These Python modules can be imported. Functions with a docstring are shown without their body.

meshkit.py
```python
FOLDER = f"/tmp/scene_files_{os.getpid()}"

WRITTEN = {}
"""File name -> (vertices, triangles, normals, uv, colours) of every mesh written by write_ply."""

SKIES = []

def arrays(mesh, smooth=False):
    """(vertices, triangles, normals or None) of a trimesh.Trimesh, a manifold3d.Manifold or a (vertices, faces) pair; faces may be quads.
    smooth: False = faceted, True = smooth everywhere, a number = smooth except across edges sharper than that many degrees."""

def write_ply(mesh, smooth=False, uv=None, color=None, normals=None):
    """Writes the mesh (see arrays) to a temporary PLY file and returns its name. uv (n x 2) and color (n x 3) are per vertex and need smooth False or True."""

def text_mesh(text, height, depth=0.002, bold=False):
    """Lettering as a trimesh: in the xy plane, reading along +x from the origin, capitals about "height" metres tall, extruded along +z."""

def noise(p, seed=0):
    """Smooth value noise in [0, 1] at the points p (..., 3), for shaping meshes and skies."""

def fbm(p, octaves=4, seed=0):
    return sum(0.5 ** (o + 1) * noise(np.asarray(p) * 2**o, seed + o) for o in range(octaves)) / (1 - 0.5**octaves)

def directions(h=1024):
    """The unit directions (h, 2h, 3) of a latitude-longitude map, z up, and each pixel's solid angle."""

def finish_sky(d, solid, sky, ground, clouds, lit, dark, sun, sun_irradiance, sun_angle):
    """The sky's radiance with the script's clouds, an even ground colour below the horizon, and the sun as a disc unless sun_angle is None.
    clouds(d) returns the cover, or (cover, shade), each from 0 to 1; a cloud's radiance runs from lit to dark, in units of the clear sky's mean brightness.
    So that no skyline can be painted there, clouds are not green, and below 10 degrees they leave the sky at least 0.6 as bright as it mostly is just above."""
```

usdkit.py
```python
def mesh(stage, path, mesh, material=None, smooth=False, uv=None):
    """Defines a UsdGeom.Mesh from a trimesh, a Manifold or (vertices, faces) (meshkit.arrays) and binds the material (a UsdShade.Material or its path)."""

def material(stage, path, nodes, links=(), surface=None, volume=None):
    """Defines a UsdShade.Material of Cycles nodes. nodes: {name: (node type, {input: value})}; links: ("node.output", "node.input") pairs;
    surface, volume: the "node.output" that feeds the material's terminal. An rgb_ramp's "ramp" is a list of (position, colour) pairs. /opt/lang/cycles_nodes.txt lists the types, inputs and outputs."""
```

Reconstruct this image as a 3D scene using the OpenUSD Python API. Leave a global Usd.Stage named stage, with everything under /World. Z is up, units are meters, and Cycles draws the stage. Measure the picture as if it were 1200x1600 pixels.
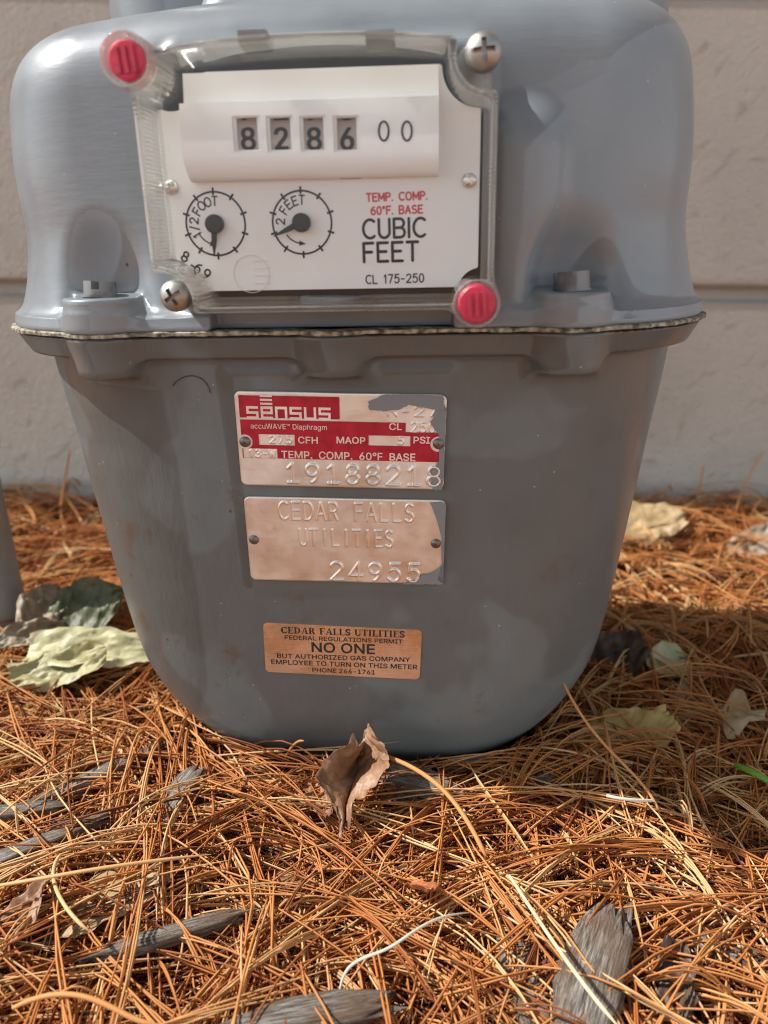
import math, random
import numpy as np
import trimesh, usdkit, meshkit
import manifold3d as m3
from pxr import Usd, UsdGeom, UsdLux, UsdShade, Sdf, Gf, Vt
from scipy.spatial import cKDTree
from scipy.interpolate import PchipInterpolator
from shapely.geometry import Polygon, LineString, Point, box as sbox
from shapely.ops import unary_union
from shapely import affinity

# ------------------------------------------------------------------ camera, sky, sun
SUN_EL, SUN_AZ = math.radians(47), math.radians(-88.5)      # azimuth: atan2(x, y) of the direction to the sun
SUN_I, SKY_I, EXPOSURE = 1.12, 0.135, 0.64
EYE = np.array([0, 0, .213])
FPX, PITCH, CROLL = 1203., math.radians(19.5), math.radians(.5)

stage = Usd.Stage.CreateInMemory()
UsdGeom.SetStageUpAxis(stage, UsdGeom.Tokens.z)
UsdGeom.SetStageMetersPerUnit(stage, 1.0)
UsdGeom.Xform.Define(stage, '/World')
_F = np.array([0, math.cos(PITCH), -math.sin(PITCH)])
_R0, _U0 = np.array([1., 0, 0]), np.array([0, math.sin(PITCH), math.cos(PITCH)])
_R = _R0 * math.cos(CROLL) + _U0 * math.sin(CROLL)
_U = _U0 * math.cos(CROLL) - _R0 * math.sin(CROLL)
cam = UsdGeom.Camera.Define(stage, '/World/camera')
cm = np.eye(4)
cm[0, :3], cm[1, :3], cm[2, :3], cm[3, :3] = _R, _U, -_F, EYE
cam.AddTransformOp().Set(Gf.Matrix4d(cm.tolist()))
cam.CreateFocalLengthAttr(5.7)
cam.CreateHorizontalApertureAttr(5.7 * 1200 / FPX)
cam.CreateVerticalApertureAttr(5.7 * 1600 / FPX)
cam.CreateFStopAttr(2.2)
cam.CreateFocusDistanceAttr(.272)
cam.CreateClippingRangeAttr(Gf.Vec2f(.01, 1000))
cam.CreateExposureAttr(EXPOSURE)

sky = UsdLux.DomeLight.Define(stage, '/World/sky')
sky_mat = usdkit.material(stage, '/World/Looks/sky', {
    'sky': ('sky_texture', {'sky_type': 'single_scattering', 'sun_disc': False, 'sun_elevation': SUN_EL, 'sun_rotation': SUN_AZ}),
    'tc': ('texture_coordinate', {}), 'n': ('noise_texture', {'scale': 2.2, 'detail': 5, 'roughness': .6}), 'cover': ('rgb_ramp', {'ramp': [(.3, (.62, .62, .62)), (.65, (.97, .97, .97))]}),
    'bw': ('rgb_to_bw', {}), 'white': ('vector_math', {'math_type': 'multiply', 'vector2': (1.09, 1.16, 1.22)}), 'mix': ('mix_color', {'use_clamp': False}),
    'bg': ('background_shader', {'strength': SKY_I})},
    [('tc.generated', 'n.vector'), ('n.fac', 'cover.fac'), ('sky.color', 'bw.color'), ('bw.val', 'white.vector1'), ('cover.color', 'mix.fac'), ('sky.color', 'mix.a'), ('white.vector', 'mix.b'), ('mix.result', 'bg.color')], surface='bg.background')
UsdShade.MaterialBindingAPI.Apply(sky.GetPrim()).Bind(sky_mat)
sky.GetPrim().SetCustomDataByKey('kind', 'structure')
sun = UsdLux.DistantLight.Define(stage, '/World/sun')
sun.CreateIntensityAttr(SUN_I); sun.CreateAngleAttr(.5); sun.CreateNormalizeAttr(True)
sun.CreateColorAttr(Gf.Vec3f(1, .98, .945))
sd = np.array([math.cos(SUN_EL) * math.sin(SUN_AZ), math.cos(SUN_EL) * math.cos(SUN_AZ), math.sin(SUN_EL)])
zx = np.cross([0, 0, 1.], sd); zx /= np.linalg.norm(zx)
sm = np.eye(4); sm[0, :3], sm[1, :3], sm[2, :3] = zx, np.cross(sd, zx), sd
sun.AddTransformOp().Set(Gf.Matrix4d(sm.tolist()))

rng = np.random.default_rng(7)
random.seed(7)

# ------------------------------------------------------------------ helpers
used = {}
def numbered(parent, name):
    k = used.get((parent, name), -1) + 1
    used[(parent, name)] = k
    return name if k == 0 else '%s_%03d' % (name, k)

def path_of(parent):
    return '/World' if parent is None else (parent if isinstance(parent, str) else str(parent.GetPath()))

def tag(p, label=None, cat=None, group=None, kind=None):
    for k, t in (('label', label), ('category', cat), ('group', group), ('kind', kind)):
        if t: p.SetCustomDataByKey(k, t)
    return p

def obj(name, mesh, mat, parent=None, smooth=False, normals=None, attrs=None):
    """One Mesh prim."""
    pp = path_of(parent)
    path = pp + '/' + numbered(pp, name)
    m = usdkit.mesh(stage, path, mesh, '/World/Looks/' + mat, smooth=smooth if normals is None else False)
    if normals is not None:
        m.CreateNormalsAttr(Vt.Vec3fArray.FromNumpy(np.asarray(normals, np.float32))); m.SetNormalsInterpolation('vertex')
    for k, v in (attrs or {}).items():
        UsdGeom.PrimvarsAPI(m).CreatePrimvar(k, Sdf.ValueTypeNames.FloatArray, 'vertex').Set(Vt.FloatArray.FromNumpy(np.asarray(v, np.float32)))
    return m.GetPrim()

def xform(name, mat4=None, parent=None):
    pp = path_of(parent)
    x = UsdGeom.Xform.Define(stage, pp + '/' + numbered(pp, name))
    if mat4 is not None: x.AddTransformOp().Set(Gf.Matrix4d(np.asarray(mat4).T.tolist()))
    return x.GetPrim()

def M4(R=np.eye(3), t=(0, 0, 0)):
    m = np.eye(4); m[:3, :3] = R; m[:3, 3] = t; return m
def rotz(a): c, s = math.cos(a), math.sin(a); return np.array([[c, -s, 0], [s, c, 0], [0, 0, 1.]])
def roty(a): c, s = math.cos(a), math.sin(a); return np.array([[c, 0, s], [0, 1, 0], [-s, 0, c]])
def rotx(a): c, s = math.cos(a), math.sin(a); return np.array([[1, 0, 0], [0, c, -s], [0, s, c]])
def moved(mesh, m):
    q = mesh.copy(); q.apply_transform(m); return q
def cat(ms): return trimesh.util.concatenate(list(ms))

def view_dir(px, py): return _F + _R * (px - 600) / FPX - _U * (py - 800) / FPX
def on_ground(px, py, z=0.):
    d = view_dir(px, py); return EYE + d * ((z - EYE[2]) / d[2])

MROT = rotz(math.radians(-3)) @ roty(math.radians(-1.6))     # the meter leans and turns a little on its pipes
MPOS = np.array([-.0048, .325, 0])
ZG = .1860
def at(px, py, y0, s=0.):
    """Point of the meter (its own axes) on the plane y = y0 + s (ZG - z) seen in that direction."""
    d = MROT.T @ view_dir(px, py); o = MROT.T @ (EYE - MPOS)
    return o + d * ((y0 + s * (ZG - o[2]) - o[1]) / (d[1] + s * d[2]))

# signed distance tools
def smin(a, b, k): h = np.clip(.5 + .5 * (b - a) / k, 0, 1); return b * (1 - h) + a * h - k * h * (1 - h)
def smax(a, b, k): return -smin(-a, -b, k)
def rr2(x, y, a, b, r):
    qx, qy = np.abs(x) - (a - r), np.abs(y) - (b - r)
    return np.hypot(np.maximum(qx, 0), np.maximum(qy, 0)) + np.minimum(np.maximum(qx, qy), 0) - r
def box3(p, c, h, r):
    q = [np.abs(p[k] - c[k]) - (h[k] - r) for k in range(3)]
    o = np.sqrt(sum(np.maximum(t, 0)**2 for t in q))
    return o + np.minimum(np.maximum(np.maximum(q[0], q[1]), q[2]), 0) - r

def surface(f, lo, hi, h):
    """Surface nets of f = 0, vertices pulled onto the surface, normals from the gradient."""
    lo, hi = np.asarray(lo, float), np.asarray(hi, float)
    n = np.ceil((hi - lo) / h).astype(int) + 1
    ax = [lo[k] + np.arange(n[k]) * h for k in range(3)]
    G = np.empty(n, np.float32)
    for i in range(0, n[0], 24):
        X, Y, Z = np.meshgrid(ax[0][i:i + 24], ax[1], ax[2], indexing='ij')
        G[i:i + 24] = f((X, Y, Z))
    S = G < 0
    c = np.zeros(np.array(S.shape) - 1, np.int8)
    for a, b, d in np.ndindex(2, 2, 2):
        c += S[a:a + c.shape[0], b:b + c.shape[1], d:d + c.shape[2]]
    act = (c > 0) & (c < 8)
    idx = -np.ones(act.shape, np.int64); cells = np.argwhere(act); idx[act] = np.arange(len(cells))
    acc, cnt = np.zeros((len(cells), 3)), np.zeros(len(cells))
    for axis in range(3):
        o1, o2 = [k for k in range(3) if k != axis]
        for u, v in np.ndindex(2, 2):
            a = cells.copy(); a[:, o1] += u; a[:, o2] += v
            b = a.copy(); b[:, axis] += 1
            ga, gb = G[tuple(a.T)], G[tuple(b.T)]
            m = (ga < 0) != (gb < 0)
            t = ga[m] / (ga[m] - gb[m])
            p = a[m].astype(float); p[:, axis] += t
            acc[m] += p; cnt[m] += 1
    V = lo + acc / cnt[:, None] * h
    faces = []
    for axis in range(3):
        o1, o2 = [(1, 2), (2, 0), (0, 1)][axis]
        sl = [slice(None)] * 3; s2 = [slice(None)] * 3
        sl[axis], s2[axis] = slice(0, -1), slice(1, None)
        e = S[tuple(sl)] != S[tuple(s2)]
        inside = S[tuple(sl)]
        E = np.argwhere(e)
        ok = (E[:, o1] > 0) & (E[:, o2] > 0) & (E[:, o1] < act.shape[o1]) & (E[:, o2] < act.shape[o2])
        E = E[ok]; ins = inside[tuple(E.T)]
        def q(d1, d2):
            t = E.copy(); t[:, o1] += d1; t[:, o2] += d2; return idx[tuple(t.T)]
        a, b, cc, d = q(-1, -1), q(0, -1), q(0, 0), q(-1, 0)
        quad = np.stack([a, b, cc, d], 1); quad[~ins] = quad[~ins][:, ::-1]
        faces += [quad[:, [0, 1, 2]], quad[:, [0, 2, 3]]]
    Fc = np.vstack(faces)
    def grad(P):
        e = h * .25; out = np.empty_like(P)
        for k in range(3):
            d = np.zeros(3); d[k] = e
            out[:, k] = (f(tuple((P + d).T)) - f(tuple((P - d).T))) / (2 * e)
        return out
    for _ in range(2):
        g = grad(V); g2 = np.maximum((g * g).sum(1), .05)
        step = -(f(tuple(V.T)) / g2)[:, None] * g
        ln = np.linalg.norm(step, axis=1, keepdims=True)
        V += step * np.minimum(1, .6 * h / np.maximum(ln, 1e-12))
    g = grad(V); N = g / np.maximum(np.linalg.norm(g, axis=1, keepdims=True), 1e-9)
    return (V, Fc), N

def tube(P, R, sides=8, cap=True):
    """Tube along the points P with radii R."""
    P = np.asarray(P, float); n = len(P); R = np.broadcast_to(np.asarray(R, float), (n,))
    T = np.gradient(P, axis=0); T /= np.linalg.norm(T, axis=1, keepdims=True)
    ref = np.array([0, 0, 1.]) if abs(T[:, 2]).mean() < .8 else np.array([0, 1., 0])
    A = np.cross(T, ref); A /= np.linalg.norm(A, axis=1, keepdims=True); B = np.cross(A, T)
    th = np.arange(sides) / sides * 2 * np.pi
    V = P[:, None] + R[:, None, None] * (A[:, None] * np.cos(th)[None, :, None] + B[:, None] * np.sin(th)[None, :, None])
    V = V.reshape(-1, 3); i, j = np.meshgrid(np.arange(n - 1), np.arange(sides), indexing='ij'); j2 = (j + 1) % sides
    a, b, c, d = (i * sides + j).ravel(), (i * sides + j2).ravel(), ((i + 1) * sides + j2).ravel(), ((i + 1) * sides + j).ravel()
    F = np.vstack([np.stack([a, d, c], 1), np.stack([a, c, b], 1)])
    if cap:
        V = np.vstack([V, P[:1], P[-1:]]); k = n * sides
        s = np.arange(sides); s2 = (s + 1) % sides
        F = np.vstack([F, np.stack([np.full(sides, k), s, s2], 1), np.stack([np.full(sides, k + 1), (n - 1) * sides + s2, (n - 1) * sides + s], 1)])
    m = trimesh.Trimesh(V, F, process=False)
    return m

def spline(P, n):
    P = np.asarray(P, float); t = np.arange(len(P))
    from scipy.interpolate import CubicSpline
    return CubicSpline(t, P)(np.linspace(0, len(P) - 1, n)) if len(P) > 2 else P[0] + np.linspace(0, 1, n)[:, None] * (P[1] - P[0])

def lathe(profile, sides=40):
    return trimesh.creation.revolve(np.asarray(profile, float), sections=sides)

# ------------------------------------------------------------------ materials
def mat(name, nodes, links, surface='p.BSDF'):
    return usdkit.material(stage, '/World/Looks/' + name, nodes, links, surface=surface)
def plain(name, col, rough=.5, metallic=0., **kw):
    return mat(name, {'p': ('principled_bsdf', {'base_color': col, 'roughness': rough, 'metallic': metallic, **kw})}, [])

# grey enamel: brushed-on relief, patches of newer bluish paint over older warm grey, dust specks and chips
def paint(name, old, new, patch, brush, rough):
    mat(name, {
        'tc': ('texture_coordinate', {}),
        'n1': ('noise_texture', {'scale': 14, 'detail': 3, 'roughness': .55}),
        'r1': ('rgb_ramp', {'ramp': [(patch, old), (patch + .03, new)]}),
        'n2': ('noise_texture', {'scale': 60, 'detail': 4}),
        'r2': ('rgb_ramp', {'ramp': [(.3, (.93, .93, .93)), (.7, (1.05, 1.05, 1.05))]}),
        'mul': ('mix_color', {'blend_type': 'multiply', 'fac': 1.0, 'use_clamp': False}),
        'dn': ('voronoi_texture', {'scale': 170., 'feature': 'f1'}),
        'dr': ('rgb_ramp', {'ramp': [(.03, (.55, .55, .55)), (.08, (0, 0, 0))]}),
        'dk': ('noise_texture', {'scale': 30., 'detail': 1}),
        'dkr': ('rgb_ramp', {'ramp': [(.5, (0, 0, 0)), (.6, (.75, .75, .75))]}),
        'dm': ('mix_color', {'blend_type': 'multiply', 'fac': 1.0}),
        'dust': ('mix_color', {'b': (.55, .52, .47)}),
        'cv': ('voronoi_texture', {'scale': 62., 'feature': 'f1'}),
        'cr': ('rgb_ramp', {'ramp': [(.025, (1, 1, 1)), (.05, (0, 0, 0))]}),
        'chip': ('mix_color', {'b': (.03, .026, .022)}),
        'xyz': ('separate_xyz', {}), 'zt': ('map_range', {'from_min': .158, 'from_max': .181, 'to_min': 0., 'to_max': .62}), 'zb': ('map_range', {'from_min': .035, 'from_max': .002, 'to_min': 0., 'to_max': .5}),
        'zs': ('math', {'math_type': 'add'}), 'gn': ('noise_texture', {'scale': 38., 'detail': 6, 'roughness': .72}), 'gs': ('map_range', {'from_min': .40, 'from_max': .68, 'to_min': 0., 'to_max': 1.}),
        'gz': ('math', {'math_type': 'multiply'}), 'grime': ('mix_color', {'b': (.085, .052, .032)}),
        'map': ('mapping', {'scale': (26, 26, 5.)} if brush == 'v' else {'scale': (6., 14, 34)}),
        'b1': ('noise_texture', {'scale': 14, 'detail': 3, 'roughness': .6}),
        'b2': ('noise_texture', {'scale': 240, 'detail': 2}),
        'bm': ('math', {'math_type': 'multiply_add', 'value2': .35}),
        'bump': ('bump', {'strength': .11 if brush == 'h' else .22, 'distance': .0008}),
        'rr': ('map_range', {'from_min': .3, 'from_max': .7, 'to_min': rough - .06, 'to_max': rough + .1}),
        'p': ('principled_bsdf', {'roughness': rough, 'specular_ior_level': .55, 'coat_weight': .32, 'coat_roughness': .2})},
        [('tc.object', 'n1.vector'), ('tc.object', 'n2.vector'), ('tc.object', 'dn.vector'), ('tc.object', 'cv.vector'), ('tc.object', 'dk.vector'),
         ('tc.object', 'map.vector'), ('map.vector', 'b1.vector'), ('tc.object', 'b2.vector'),
         ('n1.fac', 'r1.fac'), ('n2.fac', 'r2.fac'), ('r1.color', 'mul.a'), ('r2.color', 'mul.b'),
         ('dn.distance', 'dr.fac'), ('dk.fac', 'dkr.fac'), ('dr.color', 'dm.a'), ('dkr.color', 'dm.b'),
         ('dm.result', 'dust.fac'), ('mul.result', 'dust.a'), ('cv.distance', 'cr.fac'), ('cr.color', 'chip.fac'), ('dust.result', 'chip.a'),
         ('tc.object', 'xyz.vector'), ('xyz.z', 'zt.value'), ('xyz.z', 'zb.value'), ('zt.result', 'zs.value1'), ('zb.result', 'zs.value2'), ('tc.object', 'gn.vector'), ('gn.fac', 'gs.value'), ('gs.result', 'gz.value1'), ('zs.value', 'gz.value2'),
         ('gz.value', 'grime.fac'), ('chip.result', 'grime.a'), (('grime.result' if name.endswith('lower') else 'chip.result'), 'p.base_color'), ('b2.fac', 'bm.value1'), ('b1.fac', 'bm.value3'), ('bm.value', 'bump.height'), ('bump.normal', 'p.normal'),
         ('n2.fac', 'rr.value'), ('rr.result', 'p.roughness')])
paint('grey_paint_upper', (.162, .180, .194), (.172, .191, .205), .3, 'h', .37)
paint('grey_paint_lower', (.085, .086, .081), (.104, .114, .111), .53, 'v', .42)  # same enamel darkened: older and dirtier, its weaker light also in the colour
plain('grey_smear', (.16, .165, .165), .45)

def metal(name, col, rough, scratch=(8, 60, 60), dirt=.25, dirtcol=(.25, .2, .15)):
    mat(name, {
        'tc': ('texture_coordinate', {}), 'map': ('mapping', {'scale': (scratch[0] * .5, scratch[1] * 4, scratch[2] * 4)}),
        'n': ('noise_texture', {'scale': 30, 'detail': 3}), 'd': ('noise_texture', {'scale': 70, 'detail': 4, 'roughness': .6}),
        'r': ('rgb_ramp', {'ramp': [(.5, (0, 0, 0)), (.75, (dirt, dirt, dirt))]}),
        'sm': ('noise_texture', {'scale': 55, 'detail': 5, 'roughness': .65}), 'sr': ('map_range', {'from_min': .3, 'from_max': .7, 'to_min': -.1, 'to_max': .12}), 'ra': ('math', {'math_type': 'add'}),
        'mx': ('mix_color', {'a': col, 'b': dirtcol}),
        'rr': ('map_range', {'from_min': .3, 'from_max': .7, 'to_min': rough - .03, 'to_max': rough + .04}),
        'b': ('bump', {'strength': .08, 'distance': .0001}),
        'p': ('principled_bsdf', {'metallic': 1.0, 'roughness': rough})},
        [('tc.object', 'map.vector'), ('map.vector', 'n.vector'), ('tc.object', 'd.vector'), ('d.fac', 'r.fac'), ('r.color', 'mx.fac'),
         ('mx.result', 'p.base_color'), ('n.fac', 'rr.value'), ('tc.object', 'sm.vector'), ('sm.fac', 'sr.value'), ('rr.result', 'ra.value1'), ('sr.result', 'ra.value2'), ('ra.value', 'p.roughness'), ('n.fac', 'b.height'), ('b.normal', 'p.normal')])
metal('plate_metal', (.86, .83, .78), .46)
metal('plate_metal_plain', (.88, .80, .72), .42)
metal('foil', (.96, .80, .68), .3, dirt=.1)
metal('screw_steel', (.40, .385, .36), .45, (40, 40, 40), .5, (.2, .17, .14))
metal('zinc', (.66, .66, .62), .28, (40, 40, 40), .2)
metal('rivet_metal', (.22, .21, .2), .4, (40, 40, 40), .5, (.08, .07, .06))
mat('bolt_paint', {'tc': ('texture_coordinate', {}), 'n': ('noise_texture', {'scale': 120, 'detail': 4}),
    'r': ('rgb_ramp', {'ramp': [(.42, (.10, .095, .085)), (.55, (.19, .195, .195))]}), 'b': ('bump', {'strength': .5, 'distance': .0006}),
    'p': ('principled_bsdf', {'roughness': .5, 'metallic': .25})},
    [('tc.object', 'n.vector'), ('n.fac', 'r.fac'), ('r.color', 'p.base_color'), ('n.fac', 'b.height'), ('b.normal', 'p.normal')])
mat('gasket', {'tc': ('texture_coordinate', {}), 'n': ('noise_texture', {'scale': 420, 'detail': 3}), 'n2': ('noise_texture', {'scale': 18, 'detail': 2}),
    'r': ('rgb_ramp', {'ramp': [(.34, (.05, .045, .034)), (.45, (.16, .14, .10)), (.56, (.30, .27, .20)), (.72, (.45, .43, .37))]}),
    'm': ('mix_color', {'blend_type': 'multiply', 'fac': .6}), 'b': ('bump', {'strength': .8, 'distance': .0008}),
    'p': ('principled_bsdf', {'roughness': .85})},
    [('tc.object', 'n.vector'), ('tc.object', 'n2.vector'), ('n.fac', 'r.fac'), ('r.color', 'm.a'), ('n2.color', 'm.b'), ('r.color', 'p.base_color'), ('n.fac', 'b.height'), ('b.normal', 'p.normal')])
plain('ivory_plastic', (.76, .785, .785), .38)
plain('hood_plastic', (.77, .79, .785), .33)
plain('wheel_plastic', (.42, .37, .33), .6)
plain('black_ink', (.012, .013, .017), .45)
plain('black_plastic', (.015, .015, .016), .4)
plain('gap_shade', (.02, .021, .022), .6)
plain('red_ink', (.55, .035, .06), .5)
plain('moulding', (.70, .69, .66), .3)
mat('red_print', {'tc': ('texture_coordinate', {}), 'n': ('noise_texture', {'scale': 250, 'detail': 3}),
    'r': ('rgb_ramp', {'ramp': [(.35, (.27, .008, .02)), (.65, (.38, .013, .03))]}), 'p': ('principled_bsdf', {'roughness': .35})},
    [('tc.object', 'n.vector'), ('n.fac', 'r.fac'), ('r.color', 'p.base_color')])
mat('seal_red', {'tc': ('texture_coordinate', {}), 'n': ('noise_texture', {'scale': 260, 'detail': 5, 'roughness': .7}), 'r': ('rgb_ramp', {'ramp': [(.34, (.34, .03, .05)), (.48, (.52, .024, .07)), (.7, (.58, .05, .10))]}),
    'b': ('bump', {'strength': .25, 'distance': .0004}), 'p': ('principled_bsdf', {'roughness': .42, 'subsurface_weight': .1, 'subsurface_scale': .002})},
    [('tc.object', 'n.vector'), ('n.fac', 'r.fac'), ('r.color', 'p.base_color'), ('n.fac', 'b.height'), ('b.normal', 'p.normal')])
plain('seal_rim', (.55, .4, .33), .35)
# clear acrylic: solid edges refract; the thin front pane lets light through
mat('acrylic', {'tc': ('texture_coordinate', {}), 'w': ('wave_texture', {'wave_type': 'bands', 'bands_direction': 'z', 'scale': 290, 'distortion': .6}),
    'b': ('bump', {'strength': .35, 'distance': .0003}),
    'p': ('principled_bsdf', {'base_color': (.97, .955, .90), 'roughness': .05, 'transmission_weight': .91, 'ior': 1.5}),
    't': ('transparent_bsdf', {'color': (.96, .95, .91)}), 'm': ('mix_closure', {'fac': .38})},
    [('tc.object', 'w.vector'), ('w.fac', 'b.height'), ('b.normal', 'p.normal'), ('p.BSDF', 'm.closure1'), ('t.BSDF', 'm.closure2')], surface='m.closure')
mat('acrylic_pane', {'f': ('fresnel', {'IOR': 1.49}), 'n': ('noise_texture', {'scale': 22, 'detail': 1}), 'tc': ('texture_coordinate', {}),
    'b': ('bump', {'strength': .15, 'distance': .001}),
    'g': ('glossy_bsdf', {'roughness': .09, 'color': (1, 1, 1)}), 't': ('transparent_bsdf', {'color': (.985, .985, .985)}), 'fm': ('math', {'math_type': 'multiply', 'value2': .32}), 'm': ('mix_closure', {})},
    [('tc.object', 'n.vector'), ('n.fac', 'b.height'), ('b.normal', 'g.normal'), ('f.fac', 'fm.value1'), ('fm.value', 'm.fac'), ('t.BSDF', 'm.closure1'), ('g.BSDF', 'm.closure2')], surface='m.closure')

# painted concrete block
mat('block_paint', {'g': ('geometry', {}), 'n1': ('noise_texture', {'scale': 9, 'detail': 4}), 'n2': ('noise_texture', {'scale': 180, 'detail': 6, 'roughness': .7}),
    'n3': ('noise_texture', {'scale': 320, 'detail': 3}), 'r': ('rgb_ramp', {'ramp': [(.3, (.37, .328, .278)), (.7, (.435, .388, .332))]}),
    'v': ('voronoi_texture', {'scale': 55, 'feature': 'f1'}), 'vr': ('rgb_ramp', {'ramp': [(.1, (0, 0, 0)), (.24, (1, 1, 1))]}),
    'm1': ('math', {'math_type': 'multiply_add', 'value2': .6}), 'm2': ('math', {'math_type': 'multiply_add', 'value2': .25}),
    'b': ('bump', {'strength': .6, 'distance': .0024}), 'p': ('principled_bsdf', {'roughness': .55})},
    [('g.position', 'n1.vector'), ('g.position', 'n2.vector'), ('g.position', 'n3.vector'), ('g.position', 'v.vector'), ('n1.fac', 'r.fac'), ('r.color', 'p.base_color'),
     ('v.distance', 'vr.fac'), ('n3.fac', 'm1.value1'), ('n2.fac', 'm1.value3'), ('vr.color', 'm2.value1'), ('m1.value', 'm2.value3'), ('m2.value', 'b.height'), ('b.normal', 'p.normal')])
# soil under the needles, turning into a bed of needles beyond the built ones
mat('ground', {'g': ('geometry', {}), 'n1': ('noise_texture', {'scale': 45, 'detail': 6, 'roughness': .7}), 'r1': ('rgb_ramp', {'ramp': [(.3, (.02, .013, .008)), (.6, (.07, .038, .02)), (.75, (.13, .07, .035))]}),
    'n2': ('noise_texture', {'scale': 160, 'detail': 5, 'roughness': .8}), 'r2': ('rgb_ramp', {'ramp': [(.25, (.10, .034, .012)), (.5, (.38, .14, .04)), (.75, (.54, .25, .085))]}),
    'd': ('vector_math', {'math_type': 'distance', 'vector2': (0, .4, 0)}), 'mr': ('map_range', {'from_min': .52, 'from_max': .7, 'to_min': 0, 'to_max': 1}),
    'm': ('mix_color', {}), 'b': ('bump', {'strength': .8, 'distance': .01}), 'p': ('principled_bsdf', {'roughness': .85})},
    [('g.position', 'n1.vector'), ('g.position', 'n2.vector'), ('g.position', 'd.vector1'), ('n1.fac', 'r1.fac'), ('n2.fac', 'r2.fac'), ('d.value', 'mr.value'), ('mr.result', 'm.fac'),
     ('r1.color', 'm.a'), ('r2.color', 'm.b'), ('m.result', 'p.base_color'), ('n2.fac', 'b.height'), ('b.normal', 'p.normal')])
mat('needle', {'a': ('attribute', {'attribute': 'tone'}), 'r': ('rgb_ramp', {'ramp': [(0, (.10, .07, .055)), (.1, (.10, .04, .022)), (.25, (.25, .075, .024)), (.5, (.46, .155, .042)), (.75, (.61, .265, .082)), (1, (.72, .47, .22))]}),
    't': ('translucent_bsdf', {}), 'p': ('principled_bsdf', {'roughness': .55, 'specular_ior_level': .24}), 'm': ('mix_closure', {'fac': .15})},
    [('a.fac', 'r.fac'), ('r.color', 'p.base_color'), ('r.color', 't.color'), ('p.BSDF', 'm.closure1'), ('t.BSDF', 'm.closure2')], surface='m.closure')
def leaf_mat(name, c0, c1, c2, trans=.25, rough=.5):
    mat(name, {'tc': ('texture_coordinate', {}), 'n': ('noise_texture', {'scale': 60, 'detail': 5, 'roughness': .65}), 'r': ('rgb_ramp', {'ramp': [(.3, c0), (.5, c1), (.7, c2)]}),
        'w': ('attribute', {'attribute': 'vein'}), 'vm': ('mix_color', {'blend_type': 'multiply', 'b': (.72, .68, .6)}),
        'b': ('bump', {'strength': .5, 'distance': .0012}), 'n2': ('noise_texture', {'scale': 250, 'detail': 3}),
        'p': ('principled_bsdf', {'roughness': rough}), 't': ('translucent_bsdf', {}), 'm': ('mix_closure', {'fac': trans})},
        [('tc.object', 'n.vector'), ('tc.object', 'n2.vector'), ('n.fac', 'r.fac'), ('r.color', 'vm.a'), ('w.fac', 'vm.fac'), ('vm.result', 'p.base_color'), ('vm.result', 't.color'), ('n2.fac', 'b.height'),
         ('b.normal', 'p.normal'), ('p.BSDF', 'm.closure1'), ('t.BSDF', 'm.closure2')], surface='m.closure')
leaf_mat('leaf_brown', (.17, .08, .04), (.32, .165, .085), (.45, .28, .16))
leaf_mat('leaf_dark_brown', (.05, .03, .02), (.09, .055, .035), (.14, .09, .06))
leaf_mat('leaf_cream', (.40, .36, .18), (.56, .52, .30), (.64, .58, .38))
leaf_mat('leaf_yellow', (.40, .27, .08), (.52, .36, .12), (.58, .42, .18))
leaf_mat('leaf_olive', (.25, .22, .09), (.38, .34, .16), (.48, .43, .25))
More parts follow.
